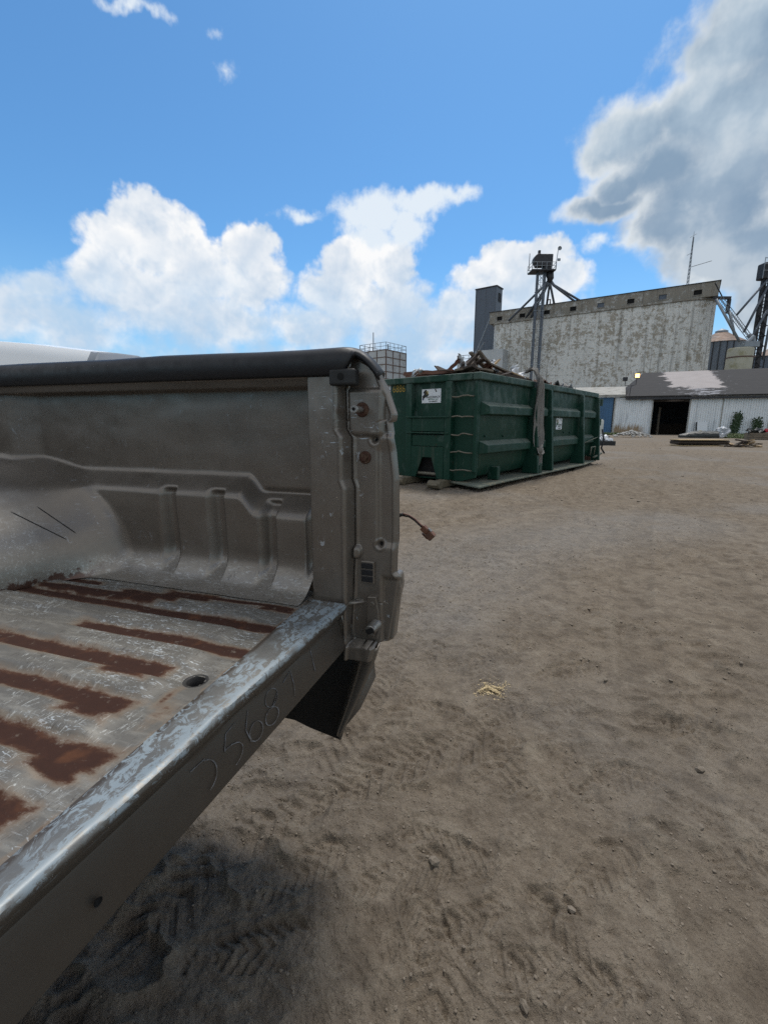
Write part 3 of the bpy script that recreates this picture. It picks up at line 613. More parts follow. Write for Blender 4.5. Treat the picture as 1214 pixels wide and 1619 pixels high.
tag(mb.build('sawdust_patch', M_saw), 'small pale yellow patch of spilled sawdust on the dirt', 'sawdust')

# ================================================================== PICKUP BED
BZ = .44                                         # bed floor above the root at the lowest edge of the side panel
bed = thing('truck_bed', 'grey brown pickup truck bed without tailgate, rusty floor and black rail caps', 'truck bed', (-.084168, .901736, 1.15 - .39 - BZ), -.313608)
OFF = (0, 0, BZ)
WID = 1.66                                       # the other side wall is the mirror of this one about y = -WID/2
def mirror_part(o):
    c = o.copy(); C.objects.link(c); c.parent = bed
    c.location = (0, -WID, 0); c.scale = (1, -1, 1)
    for ch in list(o.children):
        k = ch.copy(); C.objects.link(k); k.parent = c
    return c
# floor
fr = np.concatenate([np.arange(-1.95, -1.0, .02), np.arange(-1.0, -.044, .0045)]); fy = np.concatenate([np.arange(-1.61, -.75, .012), np.arange(-.75, .066, .0045)])
FR, FY = np.meshgrid(fr, fy, indexing='ij')
per = (FY + .145) / .0893; ph = np.abs(per - np.round(per))        # 0 in a valley, .5 on a rib
rib = sst(ph, .17, .30) * (1 - sst(FR, -.165, -.125)) * sst(FR, -1.93, -1.88) * (1 - sst(FY, -.07, -.05)) * sst(FY, -1.6, -1.585)
FZ = .0075 * rib + .0012 * fbm(FR * 7, FY * 7, 3)
hole = np.hypot(FR + .112, FY + .326)
FZ -= .004 * (1 - sst(hole, .014, .034))
rust = np.zeros(FR.shape)
def stripe(y, r0, r1, hw, s=1., skew=0.):
    global rust
    hw *= .88; wv = .004 * fbm(FR * 9 + y * 50, FY * 6, 3); d = 1 - np.abs(FY - y - wv - skew * (FR - r1)) / hw; e = np.minimum(d, np.minimum((FR - r0) / .02, (r1 - FR) / .015) * .5)
    rust = np.maximum(rust, np.clip(.5 + .5 * e, 0, 1) * s)
for y, r0, r1, hw in [(-.143, -.95, -.075, .015), (-.152, -.42, -.09, .010), (-.236, -.47, -.075, .018), (-.327, -1.2, -.165, .021), (-.345, -.27, -.185, .017), (-.416, -1.2, -.15, .020), (-.435, -.235, -.16, .020), (-.503, -1.2, -.085, .021), (-.525, -.18, -.10, .018), (-.592, -1.2, -.105, .022), (-.68, -1.4, -.1, .02), (-.77, -1.4, -.12, .018), (-.86, -1.4, -.1, .02), (-.95, -1.4, -.1, .02), (-1.04, -1.4, -.1, .018), (-1.13, -1.4, -.12, .02), (-1.3, -1.4, -.1, .02), (-.058, -.43, -.30, .024), (-.046, -.33, -.09, .009), (-.085, -.52, -.36, .022), (-.055, -.175, -.09, .014), (-.115, -.75, -.40, .012), (-.105, -.7, -.4, .008), (-.06, -.9, -.62, .012)]: stripe(y, r0, r1, hw)
seam = np.exp(-((FR + .093 + .036 * np.maximum(FY, -.8)) / .006) ** 2) * (.42 + .28 * fbm(FY * 9, FY * 3, 3)); rust = np.maximum(rust, seam)
rust = np.maximum(rust, .50 * np.exp(-(((FR + .118) / .012) ** 2 + ((FY + .375) / .05) ** 2)))
rust = np.maximum(rust, .46 * np.exp(-(((FR + .10) / .02) ** 2 + ((FY + .41) / .05) ** 2)))
keep = np.ones(FR.shape, bool)
floor = np_grid('bed_floor', FR, FY, FZ + BZ, M_floor, bed, {'rust': rust})
bm = bmesh.new(); bm.from_mesh(floor.data)
bmesh.ops.delete(bm, geom=[v for v in bm.verts if math.hypot(v.co.x + .112, v.co.y + .326) < .0125], context='VERTS'); bm.to_mesh(floor.data); bm.free()
mb = MB(OFF)
prof = [(.0135, -.03), (.0135, -.005), (.016, -.0035), (.021, -.0035), (.022, -.005)]
mb.lathe(prof, (-.112, -.326, .0), 28); mb.lathe([(.0001, -.03), (.014, -.03)], (-.112, -.326, 0), 20)
mb.build('drain_hole', M_under, floor, True)
mb = MB(OFF)
for r0 in (-.35, -.95, -1.55): mb.box((r0 - .04, -1.55, -.085), (r0 + .04, -.09, -.012))
mb.build('cross_member', M_under, bed)
# sill across the tailgate opening
prof = [(-.074, -.012), (-.074, .0035), (-.060, .005), (-.010, .005), (-.0045, .0038), (-.0012, .0008), (0, -.004), (-.0005, -.009), (-.020, -.037), (-.0215, -.041), (-.020, -.045), (-.006, -.098), (-.008, -.104), (-.03, -.106), (-.03, -.10), (-.016, -.096)]
sy = np.concatenate([np.arange(-1.66, -.75, .04), np.arange(-.75, .011, .012)])
rows = []
rq = random.Random(9)
for y in sy:
    w = .0012 * math.sin(y * 23) + .0015 * math.sin(y * 9 + 1)
    rows.append([Vector((r + (-.014 - .036 * max(y, -.8) if i < 3 else .035 * max(y, -.8)) + (w if i in (5, 6, 7, 8) else 0), y + (.012 if i > 8 and y > -.02 else 0), z + (w * .7 if 3 < i < 8 else 0) + ((-.004 + .018 * max(y, -.8)) if i > 10 else 0))) for i, (r, z) in enumerate(prof)])
mb = MB(OFF); mb.grid(rows); n0 = len(prof); mb.add(rows[-1], [tuple(range(n0))])
sill = mb.build('tailgate_sill', M_sill, bed, 'auto')
# chalked number on the sill face and scratches below the lip
def face_pt(y, t):   # t 0 top .. 1 bottom of the lower face
    return Vector((-.0195 + .0132 * t + .0006 + .035 * max(y, -.8), y, -.048 - .052 * t))
def stroke(mb, pts, w=.0022):
    P = [face_pt(*p) for p in pts]
    for a, b in zip(P[:-1], P[1:]):
        d = (b - a); L = d.length
        if L < 1e-5: continue
        d /= L; nrm = Vector((1, 0, -.13)).normalized(); s = nrm.cross(d).normalized() * w / 2
        mb.add([a - s, b - s, b + s, a + s, a - s + nrm * .0004, b - s + nrm * .0004, b + s + nrm * .0004, a + s + nrm * .0004], [(4, 5, 6, 7), (0, 1, 5, 4), (2, 3, 7, 6)])
def arc(cy, ct, ry, rt, a0, a1, n=14): return [(cy + ry * math.cos(a0 + (a1 - a0) * i / n), ct + rt * math.sin(a0 + (a1 - a0) * i / n)) for i in range(n + 1)]
Y0 = -.405
for runs in ([[(Y0 - .030, .10), (Y0 - .004, .12)] + arc(Y0 - .012, .52, .022, .38, -1.3, 1.5)],
             [[(Y0 + .062, -.05), (Y0 + .040, .02), (Y0 + .030, .40)] + arc(Y0 + .034, .68, .030, .30, -1.6, 1.3)],
             [[(Y0 + .092, -.05), (Y0 + .078, .40), (Y0 + .082, .80)] + arc(Y0 + .098, .68, .016, .26, 2.6, -3.5)],
             [arc(Y0 + .150, .22, .017, .26, 0, 6.3) + arc(Y0 + .140, .72, .018, .24, -1.2, 5.1)],
             [[(Y0 + .188, .12), (Y0 + .214, -.02), (Y0 + .214, .5), (Y0 + .208, .85)]], [[(Y0 + .288, -.1), (Y0 + .286, .75)]]):
    mb = MB(OFF)
    for r_ in runs: stroke(mb, r_, .0016)
    mb.build('chalk_digit', M_chalk, sill)
mb = MB(OFF)
mb.lathe([(.0001, 0), (.004, 0), (.0047, .002)], (0, 0, 0), 16); mb.V = [tuple(Vector((-.0285 + (v[2] - BZ), -.575 + v[0], -.085 + v[1] + BZ))) for v in mb.V]
mb.build('bolt_hole', M_hole, sill)
# inner side wall
wr = np.concatenate([np.arange(-1.95, -1.1, .03), np.arange(-1.1, -.0945, .0042)])
zt = np.concatenate([.08 * (1 - np.cos(np.linspace(0, math.pi / 2, 22))), np.arange(.086, .51, .0055)])
WR, WZ = np.meshgrid(wr, zt, indexing='ij')
yl = .055 + .075 * 0
low_y = np.where(WZ < .08, .05 - (.08 - np.sqrt(np.clip(.0064 - (.08 - WZ) ** 2, 0, None))), .05)
zl = .262 - .042 * sst(WR, -.295, -.245)                                    # height of the ledge
led = sst(WZ, zl - .052, zl + .006)
WY = low_y + led * (.106 - .05)
# groove under the ledge right of the step
gro = np.exp(-((WZ - .222) / .006) ** 2) * sst(WR, -.265, -.235)
WY += .012 * gro
top_ch = .220 - .022 * sst(WR, -.30, -.22)
for (a, b_, soft) in [(-.532, -.474, .026), (-.388, -.331, .026), (-.244, -.192, .026)]:
    ch = sst(WR, a, a + soft) * (1 - sst(WR, b_ - .006, b_)) * (1 - sst(WZ, top_ch - .003, top_ch + .009)) * sst(WZ, .006, .05)
    WY += .026 * ch
WY -= .035 * (1 - sst(WR, -1.07, -.98)) * sst(WZ, .26, .30)                  # stake pocket bulge
hd_ = (np.abs((WR + 1.20) / .50) ** 2.5 + (WZ / .262) ** 2.5) ** (1 / 2.5)
HOUSE = .42 * sst(1.16 - hd_, 0., .62)
WY = np.where(hd_ < 1.16, WY * sst(hd_, .9, 1.16) + .05 * (1 - sst(hd_, .9, 1.16)), WY) - HOUSE
worn = np.clip(np.maximum(1 - sst(WZ, .015, .085), .95 * sst(1.10 - hd_, 0., .35)), 0, 1)
WY += .0022 * fbm(WR * 5, WZ * 7, 3)
WY += .03 * sst(WR, -.116, -.104) * sst(WZ, .02, .08) * (1 - led)
WY -= .05 * sst(WZ, .474, .498)
def split_grid(name, keep):
    o = np_grid(name, WR, WY, WZ + .002 + BZ, M_paint, bed, {'worn': worn}, flip=True)
    k = keep.ravel(); bm = bmesh.new(); bm.from_mesh(o.data); bm.verts.ensure_lookup_table()
    bmesh.ops.delete(bm, geom=[f for f in bm.faces if not k[f.verts[0].index]], context='FACES'); bm.to_mesh(o.data); bm.free(); return o
side = split_grid('side_wall', hd_ >= .98)
house = split_grid('wheel_house', hd_ < .98)
for o in (side, house):                       # one shared pressing: keep its shading continuous over the joint
    ref = np_grid('tmp', WR, WY, WZ + .002 + BZ, M_paint, None, None, flip=True)
    nr = np.zeros(len(ref.data.vertices) * 3, np.float32); ref.data.vertices.foreach_get('normal', nr); nr = nr.reshape(-1, 3)
    from mathutils.kdtree import KDTree
    kd = {tuple(np.round(v.co, 6)): i for i, v in enumerate(ref.data.vertices)}
    o.data.normals_split_custom_set_from_vertices([tuple(nr[kd[tuple(np.round(v.co, 6))]]) for v in o.data.vertices])
    me_ = ref.data; bpy.data.objects.remove(ref); bpy.data.meshes.remove(me_)
mirror_part(side)
DENTS = [((-.84, .175), (-.735, .10)), ((-.815, .181), (-.728, .112))]
def wall_y(r, z):
    i = int(np.clip(np.searchsorted(wr, r) - 1, 0, len(wr) - 2)); j = int(np.clip(np.searchsorted(zt, z - .002) - 1, 0, len(zt) - 2))
    a = (r - wr[i]) / (wr[i + 1] - wr[i]); b = (z - .002 - zt[j]) / (zt[j + 1] - zt[j])
    return float((WY[i, j] * (1 - a) + WY[i + 1, j] * a) * (1 - b) + (WY[i, j + 1] * (1 - a) + WY[i + 1, j + 1] * a) * b)
EYE_L = Vector((.358, -.832, .39))                 # the scratch lies in one plane, as a dragged edge would cut it
for (a, b) in DENTS:
    A = Vector((a[0], wall_y(*a), a[1])); B = Vector((b[0], wall_y(*b), b[1])); pts = []
    for t in range(17):
        q = A.lerp(B, t / 16) - EYE_L; k = .8
        while k < 1.4:
            p = EYE_L + q * k
            if p.y > wall_y(p.x, p.z) - .0004: break
            k += .0005
        pts.append(tuple(p))
    mb = MB(OFF); mb.tube(pts, [.0004] + [.0014] * 15 + [.0004], 6); mb.build('long_scratch', M_under, house, True)
mirror_part(house)
# front panel
hy = np.arange(-1.66, .09, .02); hz = np.arange(-.01, .5, .02); HY, HZ = np.meshgrid(hy, hz, indexing='ij')
HX = -1.95 + .012 * sst(np.abs((HY / .12) - np.round(HY / .12)), .2, .35) * sst(HZ, .06, .1) * (1 - sst(HZ, .4, .44))
np_grid('front_panel', HX, HY, HZ + BZ, M_paint, bed)
mb = MB(OFF); mb.box((-2.0, -1.86, .47), (-1.93, .20, .515)); mb.build('front_rail', M_paint, bed, False, .012)
# rail underside and black cap
mb = MB(OFF); mb.prism([(.022, .500), (.028, .480), (.040, .466), (.10, .474), (.19, .47), (.19, .49)], 'x', -1.95, -.075); ru = mb.build('top_rail', M_paint, bed, False, .004); mirror_part(ru)
capr = [-1.98, -1.6, -1.2, -.9, -.6, -.45, -.3, -.2, -.1, -.05, -.02, -.006, .004, .010, .016, .024, .034, .044, .054, .062, .068]
rows = []
for r in capr:
    wv = .002 * math.sin(r * 11) + (.0035 * math.exp(-((r + .36) / .02) ** 2))
    drop = 0 if r < .008 else .048 * ((r - .008) / .060) ** 1.8
    zt_ = .533 - drop; zi = .486 if r < -.004 else .486 + min(1, (r + .004) / .016) * (zt_ - .009 - .486)
    yi = .012 if r < 0 else .012 + min(1, r / .016) * .02
    sw = lambda y: r - (max(0., y - .06) * .36 if r > -.05 else 0.)
    rows.append([Vector((sw(y), y, z)) for y, z in ((yi + .006, zi), (yi, zi + .003), (yi - .001 + wv * .3, max(zi + .004, zt_ - .014)), (yi + .004, zt_ - .004 + wv), (yi + .014, zt_ + wv), (.10, zt_ + .004 + wv), (.20, zt_ + .0), (.222, zt_ - .008), (.226, zt_ - .05))])
mb = MB(OFF); mb.grid(rows); cap_ = mb.build('rail_cap', M_black, bed, True, 0, 2, .005); mirror_part(cap_)
# corner pillar: pressed steel relief that faces the tailgate opening
ra_p = [(-.13, -.006), (.0, -.006), (.12, -.006), (.255, -.005), (.272, -.012), (.362, -.011), (.378, -.021), (.50, -.019), (.54, -.019)]
rb_p = [(-.13, -.008), (-.083, -.005), (.025, .002), (.133, .008), (.255, .009), (.272, .003), (.360, .003), (.377, -.008), (.46, -.010), (.54, -.008)]
re_p = [(-.30, -.010), (-.267, .003), (-.16, .044), (-.10, .058), (-.097, .059), (-.0965, .083), (-.086, .086), (.004, .100), (.045, .106), (.057, .106), (.070, .0965), (.148, .099), (.272, .098), (.35, .089), (.394, .082), (.396, .0905), (.408, .092), (.452, .076), (.490, .060), (.505, .046), (.516, .024), (.522, -.002)]
def ip(t, tab): return np.interp(t, [p[0] for p in tab], [p[1] for p in tab])
pz = np.concatenate([np.arange(-.132, .519, .0026), [.5195]]); NC = 96
tt = np.linspace(0, 1, NC)
PRr = np.zeros((len(pz), NC)); PYy = np.zeros_like(PRr)
for i, z in enumerate(pz):
    rin = -.094 if z > -.004 else -.03
    if z > .478: rin = -.094 + (z - .478) * .6
    rout = float(ip(z, re_p)); PRr[i] = rin + (rout - rin) * tt
PZz = np.repeat(pz[:, None], NC, 1)
RA = ip(PZz, ra_p); RB = ip(PZz, rb_p); RE = ip(PZz, re_p)
PYy = .020 + .022 * (1 - sst(PRr, -.094, -.080)) * 1.2
PYy += .034 * sst(PRr, RA - .001, RB - .001)
PYy -= .006 * np.exp(-((PRr - RB - .0025) / .0022) ** 2)                              # rolled crest
PYy -= .004 * np.exp(-((PRr - RA + .002) / .003) ** 2)
pad = sst(PRr, RB + .004, RB + .009) * (1 - sst(PRr, .062, .070)) * sst(PZz, .362, .372) * (1 - sst(PZz, .452, .462))
PYy -= .008 * pad
outer = sst(PRr, .066, .074) * sst(PZz, .36, .37); PYy += .009 * outer
cre = np.exp(-((PRr - .057) / .0018) ** 2) * sst(PZz, .135, .14) * (1 - sst(PZz, .33, .345)); PYy += .004 * cre
PYy += .006 * sst(PRr, .057, .064) * sst(PZz, .12, .14) * (1 - sst(PZz, .33, .36))
for (hr, hz_, hr_) in [(.051, .357, .011), (.062, .131, .010)]:
    d = np.hypot(PRr - hr, PZz - hz_); PYy += .009 * (1 - sst(d, hr_ * .35, hr_)) - .002 * np.exp(-((d - hr_ * 1.15) / .002) ** 2)
lat = sst(PRr, .064, .070) * (1 - sst(PZz, .050, .064)) * sst(PZz, -.17, -.10); PYy += .010 * lat
PYy += .012 * sst(PRr, RE - .008, RE) ** 2                                              # folded outer edge
PYy -= .004 * np.exp(-((PRr - RE + .006) / .0025) ** 2) * (PZz > .06)
PYy -= .0015 * fbm(PRr * 30, PZz * 12, 2)
PYy -= .012 * (1 - sst(np.hypot((PRr - .012) / .009, (PZz - .112) / .016), .6, 1.))      # small pressed bracket
pil = np_grid('corner_pillar', PRr, PYy, PZz + BZ, M_pillar, bed)
md = pil.modifiers.new('solid', 'SOLIDIFY'); md.thickness = .0025; md.offset = -1
mb = MB(OFF)
def cyl_y(mb, r, z, y0, y1, rad_, n=20, r1=None): mb.tube([(r, y0, z), (r, (y0 + y1) / 2, z), (r, y1, z)], [rad_, rad_ if r1 is None else (rad_ + r1) / 2, rad_ if r1 is None else r1], n)
# upper latch bolt with its rusty washer
mb = MB(OFF); cyl_y(mb, .027, .417, .047, .038, .0165, 26, .013); ws = mb.build('striker_washer', M_rust, pil, 'auto', .001)
mb = MB(OFF); cyl_y(mb, .027, .417, .05, -.002, .0062); mb.lathe([(.0034, 0), (.0034, .0), (.0074, 0), (.0080, .0015), (.0080, .006), (.006, .008)], (0, 0, 0), 22)
k0 = 60
mb.V = [v if i < k0 else (.027 + v[0], -.004 + (v[2] - BZ), .417 + v[1] + BZ) for i, v in enumerate(mb.V)]
mb.build('striker_bolt', M_bolt, pil, 'auto')
mb = MB(OFF); cyl_y(mb, .027, .417, -.0035, .004, .0033, 6); mb.build('socket_recess', M_hole, pil)
mb = MB(OFF); cyl_y(mb, .030, .319, .056, .046, .0150, 26, .012); mb.build('rusty_boss', M_rust, pil, 'auto', .001)
mb = MB(OFF); cyl_y(mb, .030, .319, .05, .0405, .0078, 6); mb.build('bolt_head', M_rust, pil, False, .001)
mb = MB(OFF); cyl_y(mb, .0525, .3555, .066, .0585, .0032, 12); mb.build('pressed_hole', M_hole, pil)
mb = MB(OFF); cyl_y(mb, .0635, .1315, .064, .0605, .0030, 12); mb.build('pressed_hole', M_hole, pil)
# rubber stop
mb = MB(OFF); mb.box((-.030, .006, .463), (.026, .034, .495)); st = mb.build('rubber_stop', M_rubber, pil, False, .005, 3)
mb = MB(OFF); cyl_y(mb, -.004, .480, .0045, .010, .0065, 14); mb.build('stop_screw_hole', M_hole, st)
# vent
mb = MB(OFF); mb.box((.020, .044, .042), (.052, .062, .094)); vb = mb.build('vent_frame', M_pillar, pil, False, .002)
mb = MB(OFF)
for k in range(3): mb.box((.0225, .0425, .046 + k * .0152), (.0490, .050, .059 + k * .0152))
mb.build('vent_slot', M_black, vb, False, .001)
# hinge plate with its cup
mb = MB(OFF); mb.prism([(.036, .012), (.056, .014), (.062, -.02), (.066, -.06), (.060, -.088), (.036, -.088), (.034, -.05)], 'y', .043, .056); hp = mb.build('hinge_plate', M_pillar, pil, False, .002)
mb = MB(OFF); mb.tube([(.056, .05, -.052), (.0535, .036, -.053), (.052, .016, -.055)], [.0145, .0125, .0120], 24); mb.build('hinge_cup', M_bolt, hp, 'auto', .0015)
mb = MB(OFF); M_ = Matrix.Translation((.052, .014, -.055)) @ Matrix.Rotation(-.5, 4, 'Y'); mb.box((-.0085, -.0005, -.0055), (.0085, .01, .0055), M_); mb.build('cup_slot', M_hole, hp)
for z_ in (-.004, -.080):
    mb = MB(OFF); cyl_y(mb, .047, z_, .046, .0405, .006, 18); mb.build('plate_rivet', M_pillar, hp, False, .001)
mirror_part(pil)
# filler piece joining sill and pillar
mb = MB(OFF); mb.grid([[Vector((-.020, .012, -.012)), Vector((-.012, .014, -.046)), Vector((-.008, .016, -.10)), Vector((-.012, .018, -.135))], [Vector((-.006, .045, -.012)), Vector((-.004, .050, -.046)), Vector((-.002, .052, -.10)), Vector((-.006, .052, -.120))]])
fl = mb.build('corner_filler', M_pillar, bed, True, 0, 2, -.003); mirror_part(fl)
# lower corner of the side panel: rear flange and its dark inside
mb = MB(OFF)
zz = [-.122, -.13, -.16, -.20, -.24, -.28, -.32, -.36, -.375]
rows = []
for z in zz:
    re_ = float(np.interp(-z, [.10, .16, .267, .367, .38], [.058, .044, .003, -.040, -.047])); wdt = float(np.interp(-z, [.10, .16, .367, .38], [.060, .052, .022, .018]))
    rows.append([Vector((re_ - wdt, .088, z)), Vector((re_ - wdt * .55, .066, z)), Vector((re_ - .006, .060, z)), Vector((re_, .064, z)), Vector((re_ - .004, .10, z)), Vector((re_ - .03, .16, z))])
mb.grid(rows); lf = mb.build('lower_flange', M_pillar, bed, True, 0, 2, -.003); mirror_part(lf)
mb = MB(OFF)
mb.grid([[Vector((-.43, .185, -.09)), Vector((-.43, .18, -.25)), Vector((-.44, .165, -.44))], [Vector((-.20, .18, -.09)), Vector((-.20, .175, -.25)), Vector((-.222, .155, -.432))], [Vector((-.135, .175, -.09)), Vector((-.145, .165, -.25)), Vector((-.168, .142, -.434))], [Vector((-.0, .15, -.09)), Vector((-.02, .14, -.25)), Vector((-.072, .13, -.44))], [Vector((.03, .10, -.09)), Vector((-.0, .09, -.25)), Vector((-.058, .085, -.40))]])
lp = mb.build('inner_liner', M_under, bed, True, 0, 2, -.004); mirror_part(lp)
# outer skin with its wheel arch
rows = []
for r in np.concatenate([np.arange(-2.0, -1.7, .05), np.arange(-1.7, -.7, .025), np.arange(-.7, .041, .035), [.045]]):
    arch = max(0., .40 ** 2 - (r + 1.2) ** 2) ** .5 - .42 if abs(r + 1.2) < .40 else -.42
    lo_ = max(-.425 + .28 * max(0, (r + .07) / .115) ** 1.4, arch); row = []
    for k in range(13):
        z = lo_ + (.505 - lo_) * k / 12; row.append(Vector((min(r, float(ip(z, re_p)) - .055 if z > -.28 else r), .205 + .022 * math.sin((z + .42) / .93 * math.pi) - .05 * max(0, (-.25 - z) / .2), z)))
    rows.append(row)
mb = MB(OFF); mb.grid(rows); ok_ = mb.build('outer_panel', M_paint, bed, True, 0, 2, -.003); mirror_part(ok_)
# bottom corner lug of the lamp opening
mb = MB(OFF); mb.prism([(.060, -.088), (.090, -.094), (.100, .0), (.107, .035), (.104, .062), (.092, .066), (.090, .03)], 'y', .064, .10); lg = mb.build('lamp_corner_lug', M_paint, bed, False, .004, 3); mirror_part(lg)
# lamp pigtail hanging out of the empty lamp opening
mb = MB(OFF); mb.tube([(.045, .17, .150), (.066, .155, .168), (.080, .143, .180), (.090, .140, .184)], [.0048, .0046, .0044, .0042], 10); mb.build('wire_boot', M_rubber, bed, True)
for dx in (-.0022, .0018):
    mb = MB(OFF); mb.tube([(.088, .140, .183 + dx), (.104, .139, .181 + dx), (.118, .139, .173 + dx), (.130, .140, .162 + dx), (.137, .140, .156 + dx)], .0019, 8); mb.build('lamp_wire', M_wire if dx > 0 else M_rubber, bed, True)
Mx = Matrix.Translation((.146, .14, .148)) @ Matrix.Rotation(.75, 4, 'Y')
mb = MB(OFF); mb.box((-.014, -.007, -.0075), (.004, .007, .0065), Mx); mb.box((.004, -.009, -.010), (.021, .009, .008), Mx); mb.box((-.004, -.004, -.0135), (.014, .004, -.0105), Mx)
cn = mb.build('connector', M_conn, bed, False, .0016)
mb = MB(OFF); mb.box((-.002, -.0078, .0068), (.008, .0025, .0102), Mx); mb.build('grey_clip', M_bolt, cn, False, .001)
mb = MB(OFF); mb.box((.0212, -.0066, -.0075), (.0216, .0066, .0055), Mx); mb.build('connector_mouth', M_rust, cn)
# timber cribs under the bed carry it
wm = bed.matrix_basis
for k, (r, lb) in enumerate([(-1.05, 'dark timber crib under the middle of the truck bed'), (-1.8, 'dark timber crib under the front of the truck bed')]):
    t = thing('timber_crib', lb, 'timber crib', wm @ Vector((r, -.83, -(1.15 - .39 - BZ))), -.313608, 'timber cribs under the truck bed')
    hgt = 1.15 - .39 - .085; nl = 5
    for j in range(nl):
        z0, z1 = hgt * j / nl, hgt * (j + 1) / nl - .004
        for s in (-1, 1):
            mb = MB()
            if j % 2: mb.box((s * .16 - .05, -.55, z0), (s * .16 + .05, .55, z1))
            else: mb.box((-.24, s * .42 - .06, z0), (.24, s * .42 + .06, z1))
            mb.build('timber', M_wooddark, t, False, .006)

# ================================================================== WHITE VAN BEHIND THE BED
van = thing('van', 'white van with grey end trim parked behind the truck bed', 'van', (-3.30, 5.45, 0), R(176))
def vsec(x, top, lean=0.):
    return [Vector((x, y, z)) for y, z in ((.10, .45), (.0, .55), (.0, 1.1), (.05, 1.55), (.07 + lean, top - .16), (.16 + lean, top - .04), (.5, top + .0), (.95, top + .03), (1.4, top), (1.74 - lean, top - .04), (1.83 - lean, top - .16), (1.85, 1.55), (1.9, 1.1), (1.9, .55), (1.8, .45))]
prof = [(.24, 2.03), (.5, 2.06), (1.0, 2.12), (1.6, 2.17), (2.4, 2.20), (3.2, 2.19), (3.8, 2.10), (4.1, 1.98)]
mb = MB(); rows = [vsec(x, t) for x, t in prof]; mb.grid(rows); mb.add(rows[0], [tuple(range(15))]); mb.add(rows[-1], [tuple(range(15))])
# mirrored in y because local y points towards the camera after the turn
for i, v in enumerate(mb.V): mb.V[i] = (v[0], -v[1], v[2])
mb.build('body', M_white, van, 'auto', 0)
mb = MB(); rows = [[p * 1. for p in vsec(x, t)] for x, t in ((.24, 2.025), (.19, 2.012), (.15, 2.02), (.13, 2.0), (.10, 1.80))]
rows[3] = [Vector((p.x - (1.9 - p.z) * .03, p.y, p.z)) for p in rows[3]]
mb.grid(rows); mb.add(rows[-1], [tuple(range(15))])
for i, v in enumerate(mb.V): mb.V[i] = (v[0], -v[1], v[2])
mb.build('rear_trim', M_greyplastic, van, 'auto')
mb = MB(); mb.prism([(4.1, .45), (5.1, .45), (5.15, 1.0), (5.0, 1.1), (4.75, 1.18), (4.1, 1.95)], 'y', -1.84, -.06); mb.build('cab_front', M_white, van, False, .05, 3)
for x0, x1 in ((1.0, 2.2), (2.3, 3.4)):
    for yy in (.008, -1.908):
        mb = MB(); mb.box((x0, yy - .004, 1.18), (x1, yy + .004, 1.58)); mb.build('window', M_glass, van, False, .003)
for x in (.95, 4.0):
    for yy in (-.12, -1.78):
        mb = MB(); mb.tube([(x, yy - .11, .34), (x, yy - .09, .34), (x, yy + .09, .34), (x, yy + .11, .34)], [.30, .34, .34, .30], 28); w = mb.build('wheel', M_rubber, van, 'auto')
        mb = MB(); mb.tube([(x, yy - .115, .34), (x, yy + .115, .34)], .2, 20); mb.build('rim', M_galv, w, 'auto', .01)
mb = MB(); mb.box((-.06, -1.85, .38), (.12, -.05, .6)); mb.build('bumper', M_greyplastic, van, False, .03)
for yy in (-.22, -1.68):
    mb = MB(); mb.box((.088, yy - .08, .85), (.13, yy + .08, 1.25)); mb.build('tail_lamp', M_red, van, False, .01)

# ================================================================== ROLL-OFF CONTAINER
ct = thing('dumpster', 'green roll-off scrap container with ladder rungs, ribs and white stickers', 'dumpster', (1.61335, 7.82898, 0), R(50.0148))
LN, WD, HT = 6.86, 2.12, 2.0
mb = MB()
def wallring(x): return [Vector(p) for p in ((x, .30, .14), (x, .10, .22), (x, .0, .42), (x, 0, HT - .02), (x, .07, HT - .02), (x, .07, .44), (x, .16, .28), (x, .32, .20), (x, WD - .32, .20), (x, WD - .16, .28), (x, WD - .07, .44), (x, WD - .07, HT - .02), (x, WD, HT - .02), (x, WD, .42), (x, WD - .10, .22), (x, WD - .30, .14))]
rows = []
rq = random.Random(2)
for i in range(61):
    x = .07 + (LN - .07) * i / 60; rg = wallring(x)
    for q in (3, 4): rg[q].y += .02 * math.sin(x * 1.7) + .012 * math.sin(x * 4.3)
    rows.append(rg + [rg[0].copy()])
mb.grid(rows); body = mb.build('side_walls', M_green, ct, 'auto')
mb = MB(); mb.prism([(.02, .20), (.30, .12), (WD - .30, .12), (WD, .3), (WD, HT - .02), (.0, HT - .02), (.0, .36)], 'x', -.0, .07)
mb.build('front_wall', M_green, ct, False, .008)
mb = MB(); mb.prism([(.0, .36), (.25, .15), (WD - .25, .15), (WD, .36), (WD, HT - .06), (.0, HT - .06)], 'x', LN, LN + .08); rear = mb.build('rear_door', M_green, ct, False, .01)
# top rim
mb = MB(); mb.box((-.09, -.075, HT - .125), (LN + .06, .085, HT)); mb.build('top_rim', M_green, ct, False, .02, 3)
mb = MB(); mb.box((-.09, WD - .085, HT - .125), (LN + .06, WD + .075, HT)); mb.build('top_rim', M_green, ct, False, .02, 3)
mb = MB(); mb.box((-.10, .09, HT - .122), (.085, WD - .09, HT - .003)); mb.build('top_rim', M_green, ct, False, .02, 3)
mb = MB(); mb.box((LN - .06, .09, HT - .122), (LN + .07, WD - .09, HT - .003)); mb.build('top_rim', M_green, ct, False, .02, 3)
